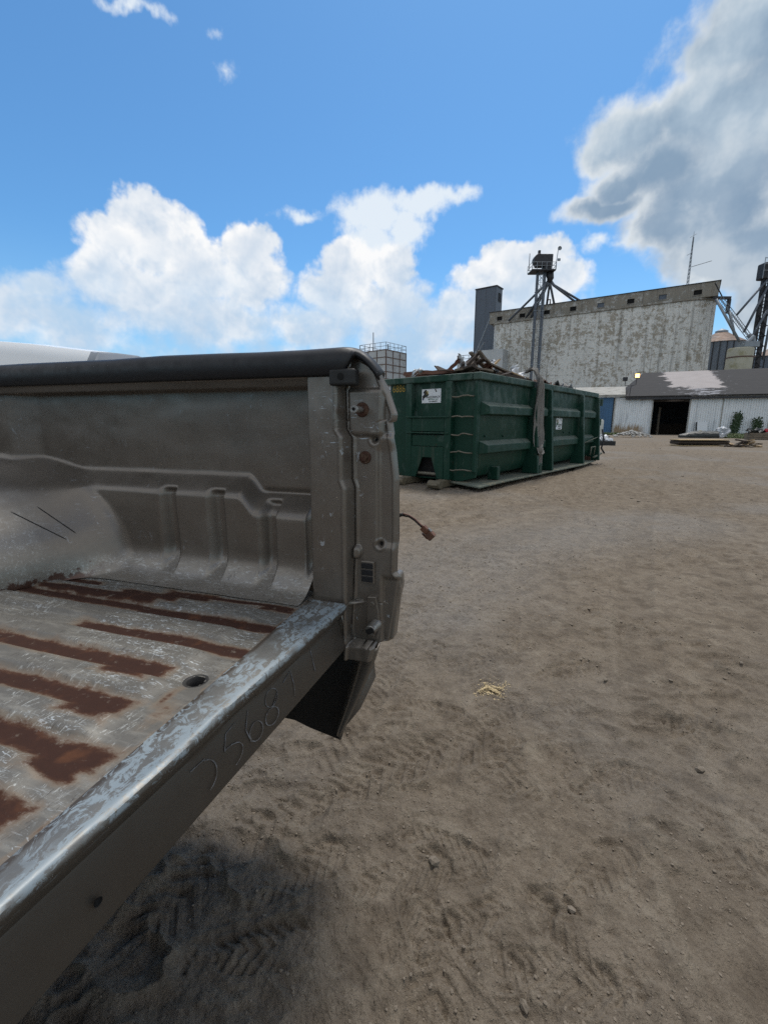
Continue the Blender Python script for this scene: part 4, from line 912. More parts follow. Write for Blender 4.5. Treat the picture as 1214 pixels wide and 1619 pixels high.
# long ledges, each run between posts is its own rib
PX = [2.22, 3.07, 5.36, 6.80]
for z in (1.525, .85):
    for a, b in ((.08, 2.16), (2.30, 3.02), (3.14, 5.30), (5.42, 6.74)):
        o_ = .115; mb = MB()
        mb.add([(a, 0, z), (b, 0, z), (b - .07, -o_, z - .075), (a + .10, -o_, z - .075), (a + .10, -o_, z - .215), (b - .07, -o_, z - .215), (a, 0, z - .235), (b, 0, z - .235)],
               [(0, 1, 2, 3), (3, 2, 5, 4), (4, 5, 7, 6), (0, 3, 4, 6), (1, 7, 5, 2)])
        mb.build('side_rib', M_green, ct, False, .012, 2)
for i, x in enumerate(PX):
    mb = MB(); mb.add([Vector(p) for p in ((x - .05, .01, HT - .12), (x + .05, .01, HT - .12), (x + .05, -.13, HT - .12), (x - .05, -.13, HT - .12), (x - .05, .08, .12), (x + .05, .08, .12), (x + .05, -.27, .12), (x - .05, -.27, .12))],
                      [(0, 1, 2, 3), (7, 6, 5, 4), (0, 3, 7, 4), (1, 5, 6, 2), (3, 2, 6, 7), (0, 4, 5, 1)])
    mb.build('side_post', M_green, ct, False, .01)
mb = MB(); mb.box((.64, -.10, .12), (.76, .10, .36)); mb.build('side_foot', M_green, ct, False, .01)
mb = MB(); mb.box((2.30, -.26, .12), (2.44, .10, .33)); mb.build('side_foot', M_green, ct, False, .01)
for k, (x, z) in enumerate([(1.0, .92), (.28, .93), (3.7, .93), (4.4, .94), (4.85, .93)]):
    mb = MB(); mb.tube([(x, .005, z), (x, -.022, z)], .022, 10); mb.build('plug', M_green, ct, False, .004)
# running skid on the long side
mb = MB(); mb.add([Vector(p) for p in ((-.05, .50, .115), (-.34, -.26, .105), (.6, -.27, .12), (5.3, -.32, .12), (6.9, -.16, .12), (6.9, .55, .12), (-.05, .50, .080), (-.34, -.26, .072), (.6, -.27, .085), (5.3, -.32, .085), (6.9, -.16, .085), (6.9, .55, .085))],
               [(0, 1, 2, 3, 4, 5), (11, 10, 9, 8, 7, 6), (0, 6, 7, 1), (1, 7, 8, 2), (2, 8, 9, 3), (3, 9, 10, 4), (4, 10, 11, 5), (5, 11, 6, 0)])
mb.build('skid_plate', M_skid, ct, False, .01)
for y in (.58, 1.40):
    mb = MB(); mb.prism([(-.42, .015), (-.50, .07), (-.42, .13), (.0, .15), (6.85, .15), (6.85, .03), (.0, .01)], 'y', y - .09, y + .09); rl = mb.build('rail', M_tan, ct, False, .012)
    mb = MB(); mb.tube([(-.40, y - .13, .075), (-.40, y + .13, .075)], .075, 16); mb.build('nose_roller', M_tan, rl, 'auto', .008)
for y in (.05, 1.9):
    mb = MB(); mb.tube([(6.75, y - .10, .11), (6.75, y + .12, .11)], .11, 18); mb.build('rear_roller', M_rust, ct, 'auto', .01)
# front frame: posts, bars, hook opening
def fr_box(name, y0, y1, z0, z1, d, m=M_green, b=.01): mb = MB(); mb.box((-d, y0, z0), (.0, y1, z1)); return mb.build(name, m, ct, False, b)
fr_box('front_post', .465, .595, .14, HT - .13, .13); fr_box('front_post', 1.33, 1.46, .14, HT - .13, .13); fr_box('corner_post', -.0, .06, .30, HT - .13, .05)
fr_box('front_bar', .60, 1.325, 1.0, 1.25, .125); mb = MB(); mb.box((-.16, .50, 1.25), (0, 1.44, 1.275)); mb.box((-.15, .50, .965), (0, 1.44, .99)); mb.build('bar_lip', M_green, ct, False, .006)
fr_box('front_bar', .60, 1.325, .73, .94, .11)
mb = MB(); mb.add([(-.10, 1.325, .725), (-.10, .60, .725), (-.10, .60, .15), (-.10, .73, .15), (-.10, .86, .53), (-.10, 1.07, .53), (-.10, 1.22, .15), (-.10, 1.325, .15)], [(0, 1, 4, 5), (1, 2, 3, 4), (0, 5, 6, 7)])
mb.build('hook_plate', M_green, ct, False, 0, 2, .03)
mb = MB(); mb.box((-.004, .70, .15), (-.001, 1.25, .56)); hb = mb.build('hook_recess', M_hole, ct)
mb = MB(); mb.tube([(-.06, .66, .22), (-.06, 1.30, .22)], .03, 12); mb.build('hook_bar', M_rung, ct, 'auto')
rq = random.Random(4)
for z in (1.61, 1.265, .955, .64, .325):
    pts = []
    for k in range(11):
        t = k / 10; s = math.sin(t * math.pi)
        pts.append((-.04 - .07 * min(1, s * 3), .53 - .47 * t, z + (rq.uniform(.8, 1.) * (.016 * math.sin(t * (4 + 3 * z) + z * 9)) + .02 * (t > .3 + .3 * z)) * s))
    mb = MB(); mb.tube(pts, .0125, 8); mb.build('ladder_rung', M_rung, ct, True)
# stickers and number
def sticker(o, ax, ay, w, h, lbl, small=False):
    F = frame(o, ax, ay); mb = MB(); mb.box((-w / 2, -h / 2, 0), (w / 2, h / 2, .003), F); sg = mb.build('sticker', M_sign, ct, label=lbl)
    sp = lambda x, y: F @ Vector((x * w, y * h, .0045))
    def blob(name, pts, m): mb = MB(); mb.add([sp(*p) for p in pts], [tuple(range(len(pts)))]); mb.build(name, m, sg, False, 0, 2, .0008)
    blob('emblem', [(-.34, .42), (-.42, .30), (-.38, .12), (-.47, .0), (-.44, -.28), (-.36, -.14), (-.22, .0), (-.12, .10), (-.20, .22), (-.26, .46)], M_ink)
    blob('emblem', [(-.42, .06), (-.44, -.16), (-.24, -.06), (-.14, .06), (-.28, .14)], M_inkgreen)
    blob('emblem', [(-.31, .34), (-.17, .36), (-.14, .18), (-.22, .08), (-.30, .14)], M_inkgold)
    blob('emblem', [(-.45, -.14), (-.46, -.30), (-.40, -.28), (-.37, -.14)], M_inkblue)
    blob('emblem', [(.17, .49), (.22, .49), (.30, .28), (.24, .27)], M_ink)
    for t, y, s, m in (('RAZORBACK', -.08, .20, M_ink), ('METALS, LLC', -.24, .15, M_inkgreen), ('734-428-8371', -.40, .13, M_ink)):
        text_mesh('lettering', t, s * h, F @ Matrix.Translation((.10 * w, y * h, .004)), m, sg, .004 * h, .0006, .15 if m is M_ink and y > -.1 else 0, .8 * w / h / 1.3)
sticker((-.0005, .975, 1.645), (0, -1, 0), (0, 0, 1), .42, .25, 'white sticker with emblem and phone number in the upper front panel')
sticker((4.02, -.0005, 1.145), (1, 0, 0), (0, 0, 1), .40, .26, 'white sticker on the long side')
sticker((-.0005, 2.02, 1.80), (0, -1, 0), (0, 0, 1), .16, .20, 'small white sticker at the left end of the front')
nb = text_mesh('container_number', '6886', .19, frame((-.0012, 1.735, 1.80), (0, -1, 0), (0, 0, 1)), M_yellow, ct, 0, .0008, 0, .82)
# door hardware at the far end
for z in (1.75, 1.2, .75, .4):
    mb = MB(); mb.box((LN - .05, -.14, z - .07), (LN + .10, .02, z + .07)); mb.tube([(LN + .06, -.16, z - .1), (LN + .06, -.16, z + .1)], .035, 10); mb.build('door_hinge', M_green, ct, False, .006)
mb = MB(); mb.tube([(6.1, -.20, .30), (6.1, -.22, .52), (6.45, -.22, .52), (6.45, -.2, .30)], .018, 8); mb.tube([(6.5, -.19, .22), (7.15, -.22, .3)], .03, 8); mb.tube([(5.5, -.12, .62), (7.1, -.20, .82)], .012, 6); mb.build('latch_linkage', M_skid, ct, True)
mb = MB(); mb.tube([(7.08, -.20, 1.0), (7.12, -.26, .7), (7.1, -.22, .45), (7.16, -.3, .3)], .025, 8); mb.build('door_chain', M_darksteel, ct, True)
# ---- scrap on top of the load (each piece its own thing)
Dm = Matrix.Translation((1.61335, 7.82898, 0)) @ Matrix.Rotation(R(50.0148), 4, 'Z')
def scrap(name, label, cat, mb, m, smooth=False, bevel=0., solid=0., group=None):
    c = sum((Vector(v) for v in mb.V), Vector()) / len(mb.V); c.z = min(v[2] for v in mb.V)
    mb.V = [tuple(Vector(v) - c) for v in mb.V]
    o = mb.build(name, m, None, smooth, bevel, 2, solid); o.matrix_world = Dm @ Matrix.Translation(c); return tag(o, label, cat, group)
def plank(a, b, w, t, bend=0., seed=0, twist=0.):
    rr = random.Random(seed); a, b = Vector(a), Vector(b); n = 10; mb = MB(); d = (b - a).normalized(); sd = d.cross(Vector((0, 0, 1))).normalized(); vs = []
    for i in range(n + 1):
        t_ = i / n; p = a.lerp(b, t_) + Vector((0, 0, -bend * 4 * t_ * (1 - t_))) + Vector((rr.uniform(-1, 1), rr.uniform(-1, 1), rr.uniform(-1, 1))) * t * .12
        an = twist * t_; s2 = sd * math.cos(an) + Vector((0, 0, 1)) * math.sin(an); u = s2.cross(d)
        ww = w * (1 + rr.uniform(-.08, .08)); vs += [p - s2 * ww / 2 - u * t / 2, p + s2 * ww / 2 - u * t / 2, p + s2 * ww / 2 + u * t / 2, p - s2 * ww / 2 + u * t / 2]
    fs = [(3, 2, 1, 0), tuple(n * 4 + k for k in range(4))]
    for i in range(n):
        for k in range(4): fs.append((i * 4 + k, i * 4 + (k + 1) % 4, (i + 1) * 4 + (k + 1) % 4, (i + 1) * 4 + k))
    return mb.add(vs, fs)
def crumple(c, sx, sy, amp, seed, tilt=(0, 0, 0), n=14):
    rr = np.random.default_rng(seed); u = np.linspace(-1, 1, n); U, V = np.meshgrid(u, u, indexing='ij')
    Z = fbm(U * 1.4 + seed * 3.1, V * 1.4 - seed, 3) * amp * 2; Z2 = fbm(U * 2 + seed, V * 2 + 9, 2) * .25
    E_ = Matrix.Rotation(tilt[0], 3, 'X') @ Matrix.Rotation(tilt[1], 3, 'Y') @ Matrix.Rotation(tilt[2], 3, 'Z')
    mb = MB(); mb.grid([[Vector(c) + E_ @ Vector((U[i, j] * sx * (1 + Z2[i, j]), V[i, j] * sy * (1 + Z2[j, i]), Z[i, j])) for j in range(n)] for i in range(n)]); return mb
# fill of the container, mostly below the rim
U, V = np.meshgrid(np.linspace(.1, LN - .1, 70), np.linspace(.12, WD - .12, 24), indexing='ij')
ZF = 1.80 + .10 * fbm(U * 2.2, V * 2.2, 4) + .12 * np.exp(-((U - .7) / .8) ** 2)
fill = np_grid('scrap_load', U, V, ZF, M_wooddark); fill.matrix_world = Dm; tag(fill, 'dark broken debris filling the green container', 'scrap', None, 'stuff')
scrap('trim_board', 'long red brown trim board lying along the front rim of the container', 'board', plank((.30, 1.78, 2.10), (.18, .60, 2.06), .16, .07, .0, 1, .2), M_redrust)
scrap('trim_board', 'short red brown board under the long trim board', 'board', plank((.22, 1.72, 2.03), (.3, .9, 2.03), .12, .04, -.02, 2), M_redrust)
scrap('sheet_scrap', 'torn pale metal sheet beside the red brown boards', 'sheet metal', crumple((.35, 1.25, 2.07), .18, .22, .05, 3, (.3, .2, .4)), M_sheet, True, 0, .004)
scrap('plastic_bag', 'small crumpled white bag on the left debris', 'bag', crumple((.2, 1.5, 2.10), .06, .06, .10, 5, (.8, .2, .4), 10), M_alum, True, 0, .003)
scrap('post', 'tilted brown post leaning over the front rim left of the heap', 'post', plank((.35, .98, 2.0), (.5, .72, 2.30), .07, .06, 0, 6), M_redrust)
for k, (a, b, w, t, bd_, m, lb) in enumerate([
    ((.18, .62, 1.95), (.75, .50, 2.42), .16, .05, .0, M_wooddark, 'dark plank standing steepest at the left of the debris heap'),
    ((.25, .42, 2.00), (.95, .62, 2.38), .16, .04, .03, M_wood, 'grey plank leaning in the middle of the debris heap'),
    ((.30, .70, 2.05), (.15, .18, 2.12), .14, .04, .0, M_wooddark, 'dark board lying across the base of the debris heap'),
    ((.10, .55, 2.08), (.55, .05, 2.06), .10, .035, -.03, M_wood, 'grey splintered board over the front corner of the container'),
    ((.55, .90, 2.02), (.62, .25, 2.30), .10, .03, .0, M_wooddark, 'thin dark batten crossing the debris heap'),
    ((.9, .45, 2.02), (1.30, .30, 2.36), .07, .03, .0, M_woodlight, 'short pale upright stick right of the debris heap')]):
    scrap('plank', lb, 'plank', plank(a, b, w, t, bd_, 20 + k, .3), m)
rq = random.Random(55)
for k in range(16):
    a = Vector((.15 + rq.random() * 1.0, .08 + rq.random() * .75, 2.0 + rq.random() * .10)); d = Vector((rq.uniform(-.5, .7), rq.uniform(-.45, .35), rq.uniform(-.05, .17) * (1 - abs(a.x - .55))))
    scrap('slat', 'broken wood slat tangled in the debris heap on the container', 'slat', plank(a, a + d * .8, rq.uniform(.08, .20), rq.uniform(.010, .018), rq.uniform(-.05, .05), 70 + k, rq.uniform(-1, 1)), [M_wooddark, M_wood, M_wooddark, M_redrust, M_wood][k % 5], group='broken slats in the debris heap')
for k in range(9):
    a = Vector((2.6 + rq.random() * 3.2, .10 + rq.random() * .4, 1.97)); d = Vector((rq.uniform(-.4, .4), rq.uniform(-.2, .2), rq.uniform(.02, .14)))
    scrap('slat', 'short dark slat poking above the far half of the side rim', 'slat', plank(a, a + d, rq.uniform(.04, .1), .02, 0, 90 + k, .5), [M_wooddark, M_redrust, M_wood][k % 3], group='slats above the far half of the rim')
for k, (c_, sx_, sy_, tl, m_, lb) in enumerate([((.62, .70, 2.22), .15, .10, (.9, .4, 1.), M_alum, 'bright torn metal piece near the top of the debris heap'), ((.95, .36, 2.14), .14, .08, (.5, .9, .2), M_redrust, 'red brown bent sheet inside the debris heap'), ((.42, .34, 2.12), .16, .09, (1.2, .1, .6), M_wooddark, 'dark torn sheet at the front of the debris heap'), ((1.55, .26, 2.08), .16, .07, (.8, .3, .1), M_wooddark, 'dark torn sheet behind the orange plank end'), ((.35, 1.05, 2.06), .14, .06, (.6, .2, .2), M_woodlight, 'pale torn panel under the tilted post')]):
    scrap('sheet_scrap', lb, 'sheet metal', crumple(c_, sx_, sy_, .05, 61 + k, tl, 9), m_, False, 0, .004)
for k in range(6):
    a = Vector((rq.uniform(.2, 1.6), rq.uniform(.1, .8), 2.02)); mb = MB(); pts = [a]
    for j in range(6): pts.append(pts[-1] + Vector((rq.uniform(-.12, .2), rq.uniform(-.12, .1), rq.uniform(-.06, .09))))
    mb.tube(pts, .008, 5); scrap('wire', 'thin bent wire sticking out of the debris heap', 'wire', mb, M_darksteel, True, group='bent wires in the debris heap')
# long bent trim that sweeps down along the side rim
pts = [(.66, .40, 2.46), (.74, .34, 2.34), (.90, .28, 2.24), (1.2, .20, 2.16), (1.6, .14, 2.10), (2.05, .10, 2.06), (2.3, .08, 2.03)]
mb = MB(); n = len(pts); vs = []
for i, p in enumerate(pts):
    p = Vector(p); d = (Vector(pts[min(i + 1, n - 1)]) - Vector(pts[max(i - 1, 0)])).normalized(); s = d.cross(Vector((0, 0, 1))).normalized(); u = s.cross(d)
    tw_ = .05 * (1 + .25 * math.sin(i * 2.3)); vs += [p - s * tw_ - u * .013, p + s * tw_ - u * .013, p + s * tw_ + u * .013, p - s * tw_ + u * .013]
mb.add(vs, [(3, 2, 1, 0), tuple((n - 1) * 4 + k for k in range(4))] + [(i * 4 + k, i * 4 + (k + 1) % 4, (i + 1) * 4 + (k + 1) % 4, (i + 1) * 4 + k) for i in range(n - 1) for k in range(4)])
scrap('bent_board', 'long bent splintered board sweeping down along the side rim', 'board', mb, M_wood)
scrap('plank', 'pale orange splintered plank end beside the hanging rag', 'plank', plank((1.45, .13, 2.13), (2.2, .09, 2.065), .08, .02, .01, 34), M_woodlight)
scrap('plank', 'dark plank lying under the long bent board', 'plank', plank((.95, .12, 2.06), (2.2, .06, 2.02), .10, .05, 0, 31), M_wooddark)
scrap('plank', 'curled grey plank behind the long bent board', 'plank', plank((.62, .55, 2.44), (1.5, .28, 2.12), .09, .03, .1, 33, .6), M_wood)
scrap('sheet_scrap', 'bright white sheet standing up behind the bent board', 'sheet metal', crumple((1.25, .35, 2.22), .15, .13, .05, 8, (1.1, .3, .5)), M_sheet, True, 0, .004)
scrap('sheet_scrap', 'grey crumpled sheet draped at the left of the debris heap', 'sheet metal', crumple((.5, .62, 2.22), .24, .17, .05, 11, (.9, .5, .2)), M_panelwhite, True, 0, .005)
scrap('sheet_scrap', 'grey crumpled plastic sheet beside the hanging rag', 'plastic sheet', crumple((2.02, .20, 2.12), .13, .20, .10, 14, (1.0, .2, .8)), M_sheet, True, 0, .004)
scrap('scrap_clump', 'rusty tangled clump of scrap above the middle of the side rim', 'scrap', crumple((3.75, .35, 2.05), .42, .18, .12, 17, (.2, 0, 0), 18), M_rust, True, 0, .01)
scrap('rubble_bag', 'black torn bag poking above the far part of the side rim', 'bag', crumple((5.0, .30, 2.04), .34, .2, .13, 23, (.2, 0, 0), 18), M_tarp, True, 0, .01)
# hanging rag
rows = []
hz_ = [2.20, 2.27, 2.24, 2.12, 2.03, 1.9, 1.7, 1.5, 1.3, 1.1, .9, .75, .62, .5, .40, .30, .24]
for k, z in enumerate(hz_):
    t = k / (len(hz_) - 1); yc = [.16, .05, -.04, -.10, -.15, -.17, -.165, -.16, -.16, -.16, -.165, -.17, -.18, -.19, -.2, -.21, -.21][k]
    w = [.05, .07, .09, .10, .13, .17, .20, .22, .23, .235, .23, .22, .17, .15, .13, .11, .05][k]; xc = 2.26 + .02 * math.sin(k * 1.3) + .10 * t
    rows.append([Vector((xc + w * u + .012 * math.sin(k * 2.1 + u * 5), yc + .030 * math.sin(u * 9 + k * .25) + .018 * math.sin(u * 17 + k * .6), z + .03 * math.sin(u * 4 + k))) for u in np.linspace(-1, 1, 25)])
mb = MB(); mb.grid(rows); scrap('rag', 'long grey torn rag hanging over the side of the green container', 'rag', mb, M_rag, True, 0, .006)
mb = MB(); mb.grid([[Vector((2.28 + .17 * math.cos(a) * s, -.26 + .03 * math.sin(3 * a), .60 - .10 * (1 - s) + .10 * math.sin(a) * s + .03 * math.sin(5 * a))) for a in np.linspace(0, 6.28, 20)] for s in (1, .6, .2)])
scrap('rag', 'small pale torn rag tied near the bottom of the long hanging rag', 'rag', mb, M_rag, True, 0, .006)

# ================================================================== GRAIN ELEVATOR
SD = Vector((.82665, -.56271, 0)); SROT = math.atan2(-.56271, .82665)
sl = thing('grain_elevator', 'long white concrete grain elevator with peeling paint and a gallery on top', 'grain elevator', (21.35, 96, 0), SROT)
def stad(off, zz_, L=37.3, T=9.):
    r = 4.4 + off; pts = []
    for x in np.linspace(1.6, L - 4.4, 72): pts.append((x, -off - .10 * abs(math.sin(x * math.pi / 5.9)), zz_))
    for a in np.linspace(-90, 90, 20): pts.append((L - 4.4 + r * math.cos(R(a)), 4.4 + r * math.sin(R(a)) if a < 0 else T - 4.4 + r * math.sin(R(a)), zz_))
    for x in np.linspace(L - 4.4, 1.6, 10): pts.append((x, T + off, zz_))
    for a in np.linspace(90, 270, 16): pts.append((1.6 + (1.6 + off) * math.cos(R(a)), T / 2 + (T / 2 + off) * math.sin(R(a)), zz_))
    return [Vector(p) for p in pts]
rows = [stad(0, z) for z in np.linspace(0, 20.7, 10)]; rows = [r + [r[0]] for r in rows]; mb = MB(); mb.grid(rows); mb.build('wall', M_silo, sl, True)
rows = [stad(o, z) for o, z in ((0, 20.65), (.28, 20.72), (.30, 21.02), (-1.5, 21.06))]; mb = MB(); mb.grid([r + [r[0]] for r in rows]); mb.add(stad(-.1, 21.0), [tuple(range(118))]); mb.build('cornice', M_gallery, sl, 'auto')
wins = [1.89, 6.48, 11.09, 15.78, 20.39, 25.12, 29.8, 34.61]
gy0, gy1, gz0, gz1 = .25, 7.5, 21.0, 23.15
mb = MB(); xs = [-.2]
for w in wins: xs += [w - .55, w + .55]
xs.append(37.35)
wz0, wz1 = 21.45, 22.2
for i in range(len(xs) - 1):
    a, b = xs[i], xs[i + 1]
    if i % 2 == 0: mb.box((a, gy0, gz0), (b, gy0 + .3, gz1))
    else: mb.box((a, gy0, gz0), (b, gy0 + .3, wz0)); mb.box((a, gy0, wz1), (b, gy0 + .3, gz1))
mb.box((-.2, gy1 - .3, gz0), (37.35, gy1, gz1)); mb.box((-.2, gy0 + .3, gz0), (.1, gy1 - .3, gz1)); mb.box((37.05, gy0 + .3, gz0), (37.35, gy1 - .3, gz1))
ga = mb.build('gallery_wall', M_gallery, sl)
mb = MB(); mb.add([(-.35, .1, gz1 + .08), (37.5, .1, gz1 + .08), (37.5, 7.6, gz1 + .5), (-.35, 7.6, gz1 + .5), (-.35, .1, gz1), (37.5, .1, gz1), (37.5, 7.6, gz1 + .3), (-.35, 7.6, gz1 + .3)], [(0, 1, 2, 3), (7, 6, 5, 4), (0, 4, 5, 1), (1, 5, 6, 2), (2, 6, 7, 3), (3, 7, 4, 0)])
mb.build('gallery_roof', M_darksteel, sl)
for i, w in enumerate(wins):
    mb = MB(); mb.box((w - .55, gy0 + .16, wz0), (w + .55, gy0 + .2, wz1)); wi = mb.build('window', M_tower if i in (4, 6) else M_hole, sl)
    mb = MB(); mb.box((w - .62, gy0 - .06, wz0 - .1), (w + .62, gy0 + .05, wz0 - .004)); mb.build('sill', M_gallery, wi)
mb = MB(); mb.tube([(11.6, .25, 23.2), (11.6, .25, 24.0), (10.9, .25, 24.0)], .12, 8); mb.box((8.6, .2, 23.3), (8.9, .5, 23.8)); mb.build('roof_vent', M_rust, sl)
# blue grey work tower
tw = thing('work_tower', 'tall blue grey sheet metal work tower at the left end of the elevator', 'tower', (19.6, 102.9, 0), math.atan2(-.61, .79))
mb = MB(); mb.box((0, 0, 0), (4.7, 3.0, 29.2)); mb.build('wall', M_tower, tw)
mb = MB(); mb.box((-.15, -.15, 29.2), (4.85, 3.15, 29.42)); mb.build('roof', M_darksteel, tw)
for yy in (1.25, 2.05):
    mb = MB(); mb.box((4.70, yy - .3, 26.4), (4.72, yy + .3, 28.2)); mb.build('window', M_hole, tw)
mb = MB(); mb.box((-.05, -.05, 0), (.1, .1, 29.2)); mb.box((4.58, -.06, 0), (4.76, .1, 29.2)); mb.box((2.3, -.03, 0), (2.42, 0, 29.2)); mb.build('corner_trim', M_spout, tw)
# low annex
an = thing('annex', 'low pale concrete annex in front of the work tower', 'annex', (18.2, 97.0, 0), SROT)
mb = MB(); mb.box((-2.2, -2.4, 0), (1.5, 3, 13.4)); mb.box((1.5, -2.0, 0), (7.3, 3, 15.5)); mb.build('wall', M_panelwhite, an)
mb = MB()
for x in (-2.1, -.9, .3): mb.tube([(x, -2.3, 13.4), (x, -2.3, 14.8)], .06, 6)
for z in (14.1, 14.8): mb.tube([(-2.1, -2.3, z), (.3, -2.3, z)], .06, 6); mb.tube([(-2.1, -2.3, z), (-2.1, 1, z)], .06, 6)
mb.build('railing', M_galv, an)
mb = MB(); mb.tube([(1.2, -2.3, 13.6), (4.4, -2.3, 21.2)], .13, 8); mb.tube([(.6, -2.3, 13.5), (3.4, -2.0, 17.0)], .13, 8); mb.tube([(.2, -2.2, 13.4), (2.4, -2.0, 15.7)], .12, 8); mb.build('conveyor_strut', M_galv, an)
# bucket elevator leg with head and spouts
lg_ = thing('bucket_elevator', 'tall twin grey bucket elevator leg with ladder in front of the concrete wall', 'bucket elevator', (28.5, 88.3, 0), 0)
for x in (-.55, .75):
    mb = MB(); mb.box((x - .21, -.20, 0), (x + .21, .20, 28.3)); g = mb.build('leg_casing', M_spout, lg_)
    mb = MB()
    for z in np.arange(2.5, 28, 3.2): mb.box((x - .30, -.27, z - .05), (x + .30, .27, z + .05))
    mb.build('casing_flange', M_galv, g)
mb = MB()
for x in (-.12, .28): mb.tube([(x, -.42, 8), (x, -.42, 28.3)], .035, 6)
for z in np.arange(8, 28.3, .4): mb.tube([(-.12, -.42, z), (.28, -.42, z)], .022, 5)
for z in np.arange(12, 28, 1.2): mb.tube([(.08 + .42 * math.cos(a), -.45 - .42 * math.sin(a), z) for a in np.linspace(0, math.pi, 8)], .025, 5)
mb.build('ladder', M_galv, lg_)
mb = MB()
for z in np.arange(20.5, 28, 1.5): mb.tube([(-.55, -.25, z), (.75, -.25, z + 1.5)], .04, 5); mb.tube([(.75, -.25, z), (-.55, -.25, z + 1.5)], .04, 5)
mb.build('bracing', M_spout, lg_)
mb = MB(); mb.box((-1.0, -.6, 29.2), (1.9, .9, 31.2)); mb.tube([(-.55, -.62, 30.3), (-.55, .92, 30.3)], .95, 18); mb.box((.4, -.5, 28.2), (1.9, .8, 29.25)); mb.build('head_housing', M_darksteel, lg_, False, .12, 3)
mb = MB(); mb.box((-2.0, -1.3, 28.25), (2.3, 1.4, 28.45)); mb.build('platform', M_darksteel, lg_)
mb = MB()
for x in np.linspace(-2, 2.3, 6):
    for y in (-1.3, 1.4): mb.tube([(x, y, 28.4), (x, y, 29.6)], .045, 6)
for z in (29., 29.6):
    for y in (-1.3, 1.4): mb.tube([(-2, y, z), (2.3, y, z)], .04, 6)
    for x in (-2, 2.3): mb.tube([(x, -1.3, z), (x, 1.4, z)], .04, 6)
mb.build('railing', M_galv, lg_)
mb = MB(); mb.tube([(-2.2, 0, 28.5), (-2.2, 0, 31.4)], .06, 6); mb.box((-.7, -.2, 31.2), (-.3, .2, 31.9)); mb.build('vent_stack', M_darksteel, lg_)
mb = MB(); mb.tube([(2.6, 0, 28.5), (2.9, 0, 32.3)], .06, 6); mb.lathe([(.0, 0), (.34, .12), (.36, .2)], (0, 0, 0), 14)
for i in range(len(mb.V) - 42, len(mb.V)): v = mb.V[i]; mb.V[i] = (3.05 + v[0], -v[2] - .1, 32.2 + v[1])
mb.box((2.9, -.1, 30.2), (3.4, .1, 30.6)); mb.build('antenna_dish', M_galv, lg_)
mb = MB(); mb.tube([(1.6, .1, 28.3), (1.9, .2, 27.3), (1.7, .3, 26.6)], [.75, .6, .35], 14); mb.build('distributor', M_darksteel, lg_, True)
for k, e in enumerate([(-4.2, 4.6, 20.9), (-1.0, 4.0, 21.3), (2.5, 3.0, 23.2), (4.0, 1.6, 21.3), (8.3, -1.6, 21.4), (9.7, -2.0, 21.4), (-.3, 3.2, 21.2)]):
    mb = MB(); mb.tube([(1.75, .2, 27.3), (1.75 + (e[0] - 1.75) * .12, .3, 26.2), e], .20, 8); mb.build('spout', M_spout, lg_, True)
# radio mast on the gallery
ms = thing('radio_mast', 'thin lattice radio mast with a side arm on the elevator roof', 'antenna mast', tuple(Vector((21.35, 96, 23.3)) + SD * 33.0 + Vector((.5627, .8267, 0)) * 2.5), SROT)
mb = MB(); P3 = [(-.16, -.1), (.16, -.1), (0, .2)]
for x, y in P3: mb.tube([(x, y, 0), (x * .4, y * .4, 7.6)], .04, 5)
for i in range(12):
    z0, z1 = i * .6, i * .6 + .6
    for k in range(3):
        a, b = P3[k], P3[(k + 1) % 3]; s0, s1 = 1 - .6 * z0 / 7.6, 1 - .6 * z1 / 7.6; mb.tube([(a[0] * s0, a[1] * s0, z0), (b[0] * s1, b[1] * s1, z1)], .025, 4)
mb.build('lattice', M_galv, ms)
mb = MB(); mb.tube([(.1, 0, 3.1), (2.9, 0, 3.55)], .045, 6); mb.tube([(-.6, 0, 5.0), (.1, 0, 5.3)], .04, 5); mb.build('side_arm', M_galv, ms)
mb = MB(); mb.tube([(0, 0, 7.6), (0, 0, 8.4)], .03, 5); mb.tube([(-.5, 0, 7.6), (.4, 0, 8.0)], .03, 5); mb.build('whip', M_galv, ms)
# corrugated bin with rusty cone roof
def bin_(loc, r, ez, cz, lb):
    b = thing('grain_bin', lb, 'grain bin', loc, 0, 'round grain bins')
    mb = MB(); mb.lathe([(r, 0), (r, ez)], (0, 0, 0), 48); mb.build('wall', M_bin, b, True)
    mb = MB()
    for k in range(26):
        a = 2 * math.pi * k / 26; M_ = Matrix.Rotation(a, 4, 'Z'); mb.box((r, -.07, .2), (r + .10, .07, ez - .1), M_)
    mb.build('stiffener', M_darksteel, b)
    mb = MB(); mb.lathe([(r + .25, ez - .05), (r * .55, ez + (cz - ez) * .5), (r * .22, cz - .25)], (0, 0, 0), 40); rf = mb.build('roof', M_conerust, b, True)
    mb = MB(); mb.lathe([(r * .24, cz - .35), (r * .24, cz), (.0, cz + .5)], (0, 0, 0), 24); mb.build('roof_cap', M_galv, rf, 'auto')
    return b
bin_((63.0, 88.2, 0), 4.25, 15.9, 18.2, 'blue grey corrugated grain bin with rusty cone roof beside the elevator')
bin_((77.5, 92.5, 0), 4.3, 14.2, 16.4, 'grain bin with brown roof behind the right hand leg')
tk = thing('cream_tank', 'mossy cream round tank above the shed roof', 'tank', (53.6, 70.5, 0))
mb = MB(); mb.lathe([(1.65, 0), (1.65, 12.2), (1.55, 12.35), (0, 12.5)], (0, 0, 0), 40); mb.build('wall', M_cream, tk, 'auto')
mb = MB(); mb.lathe([(1.66, 10.9), (1.72, 10.95), (1.72, 11.05), (1.66, 11.1)], (0, 0, 0), 40); mb.build('band', M_seam, tk, True)
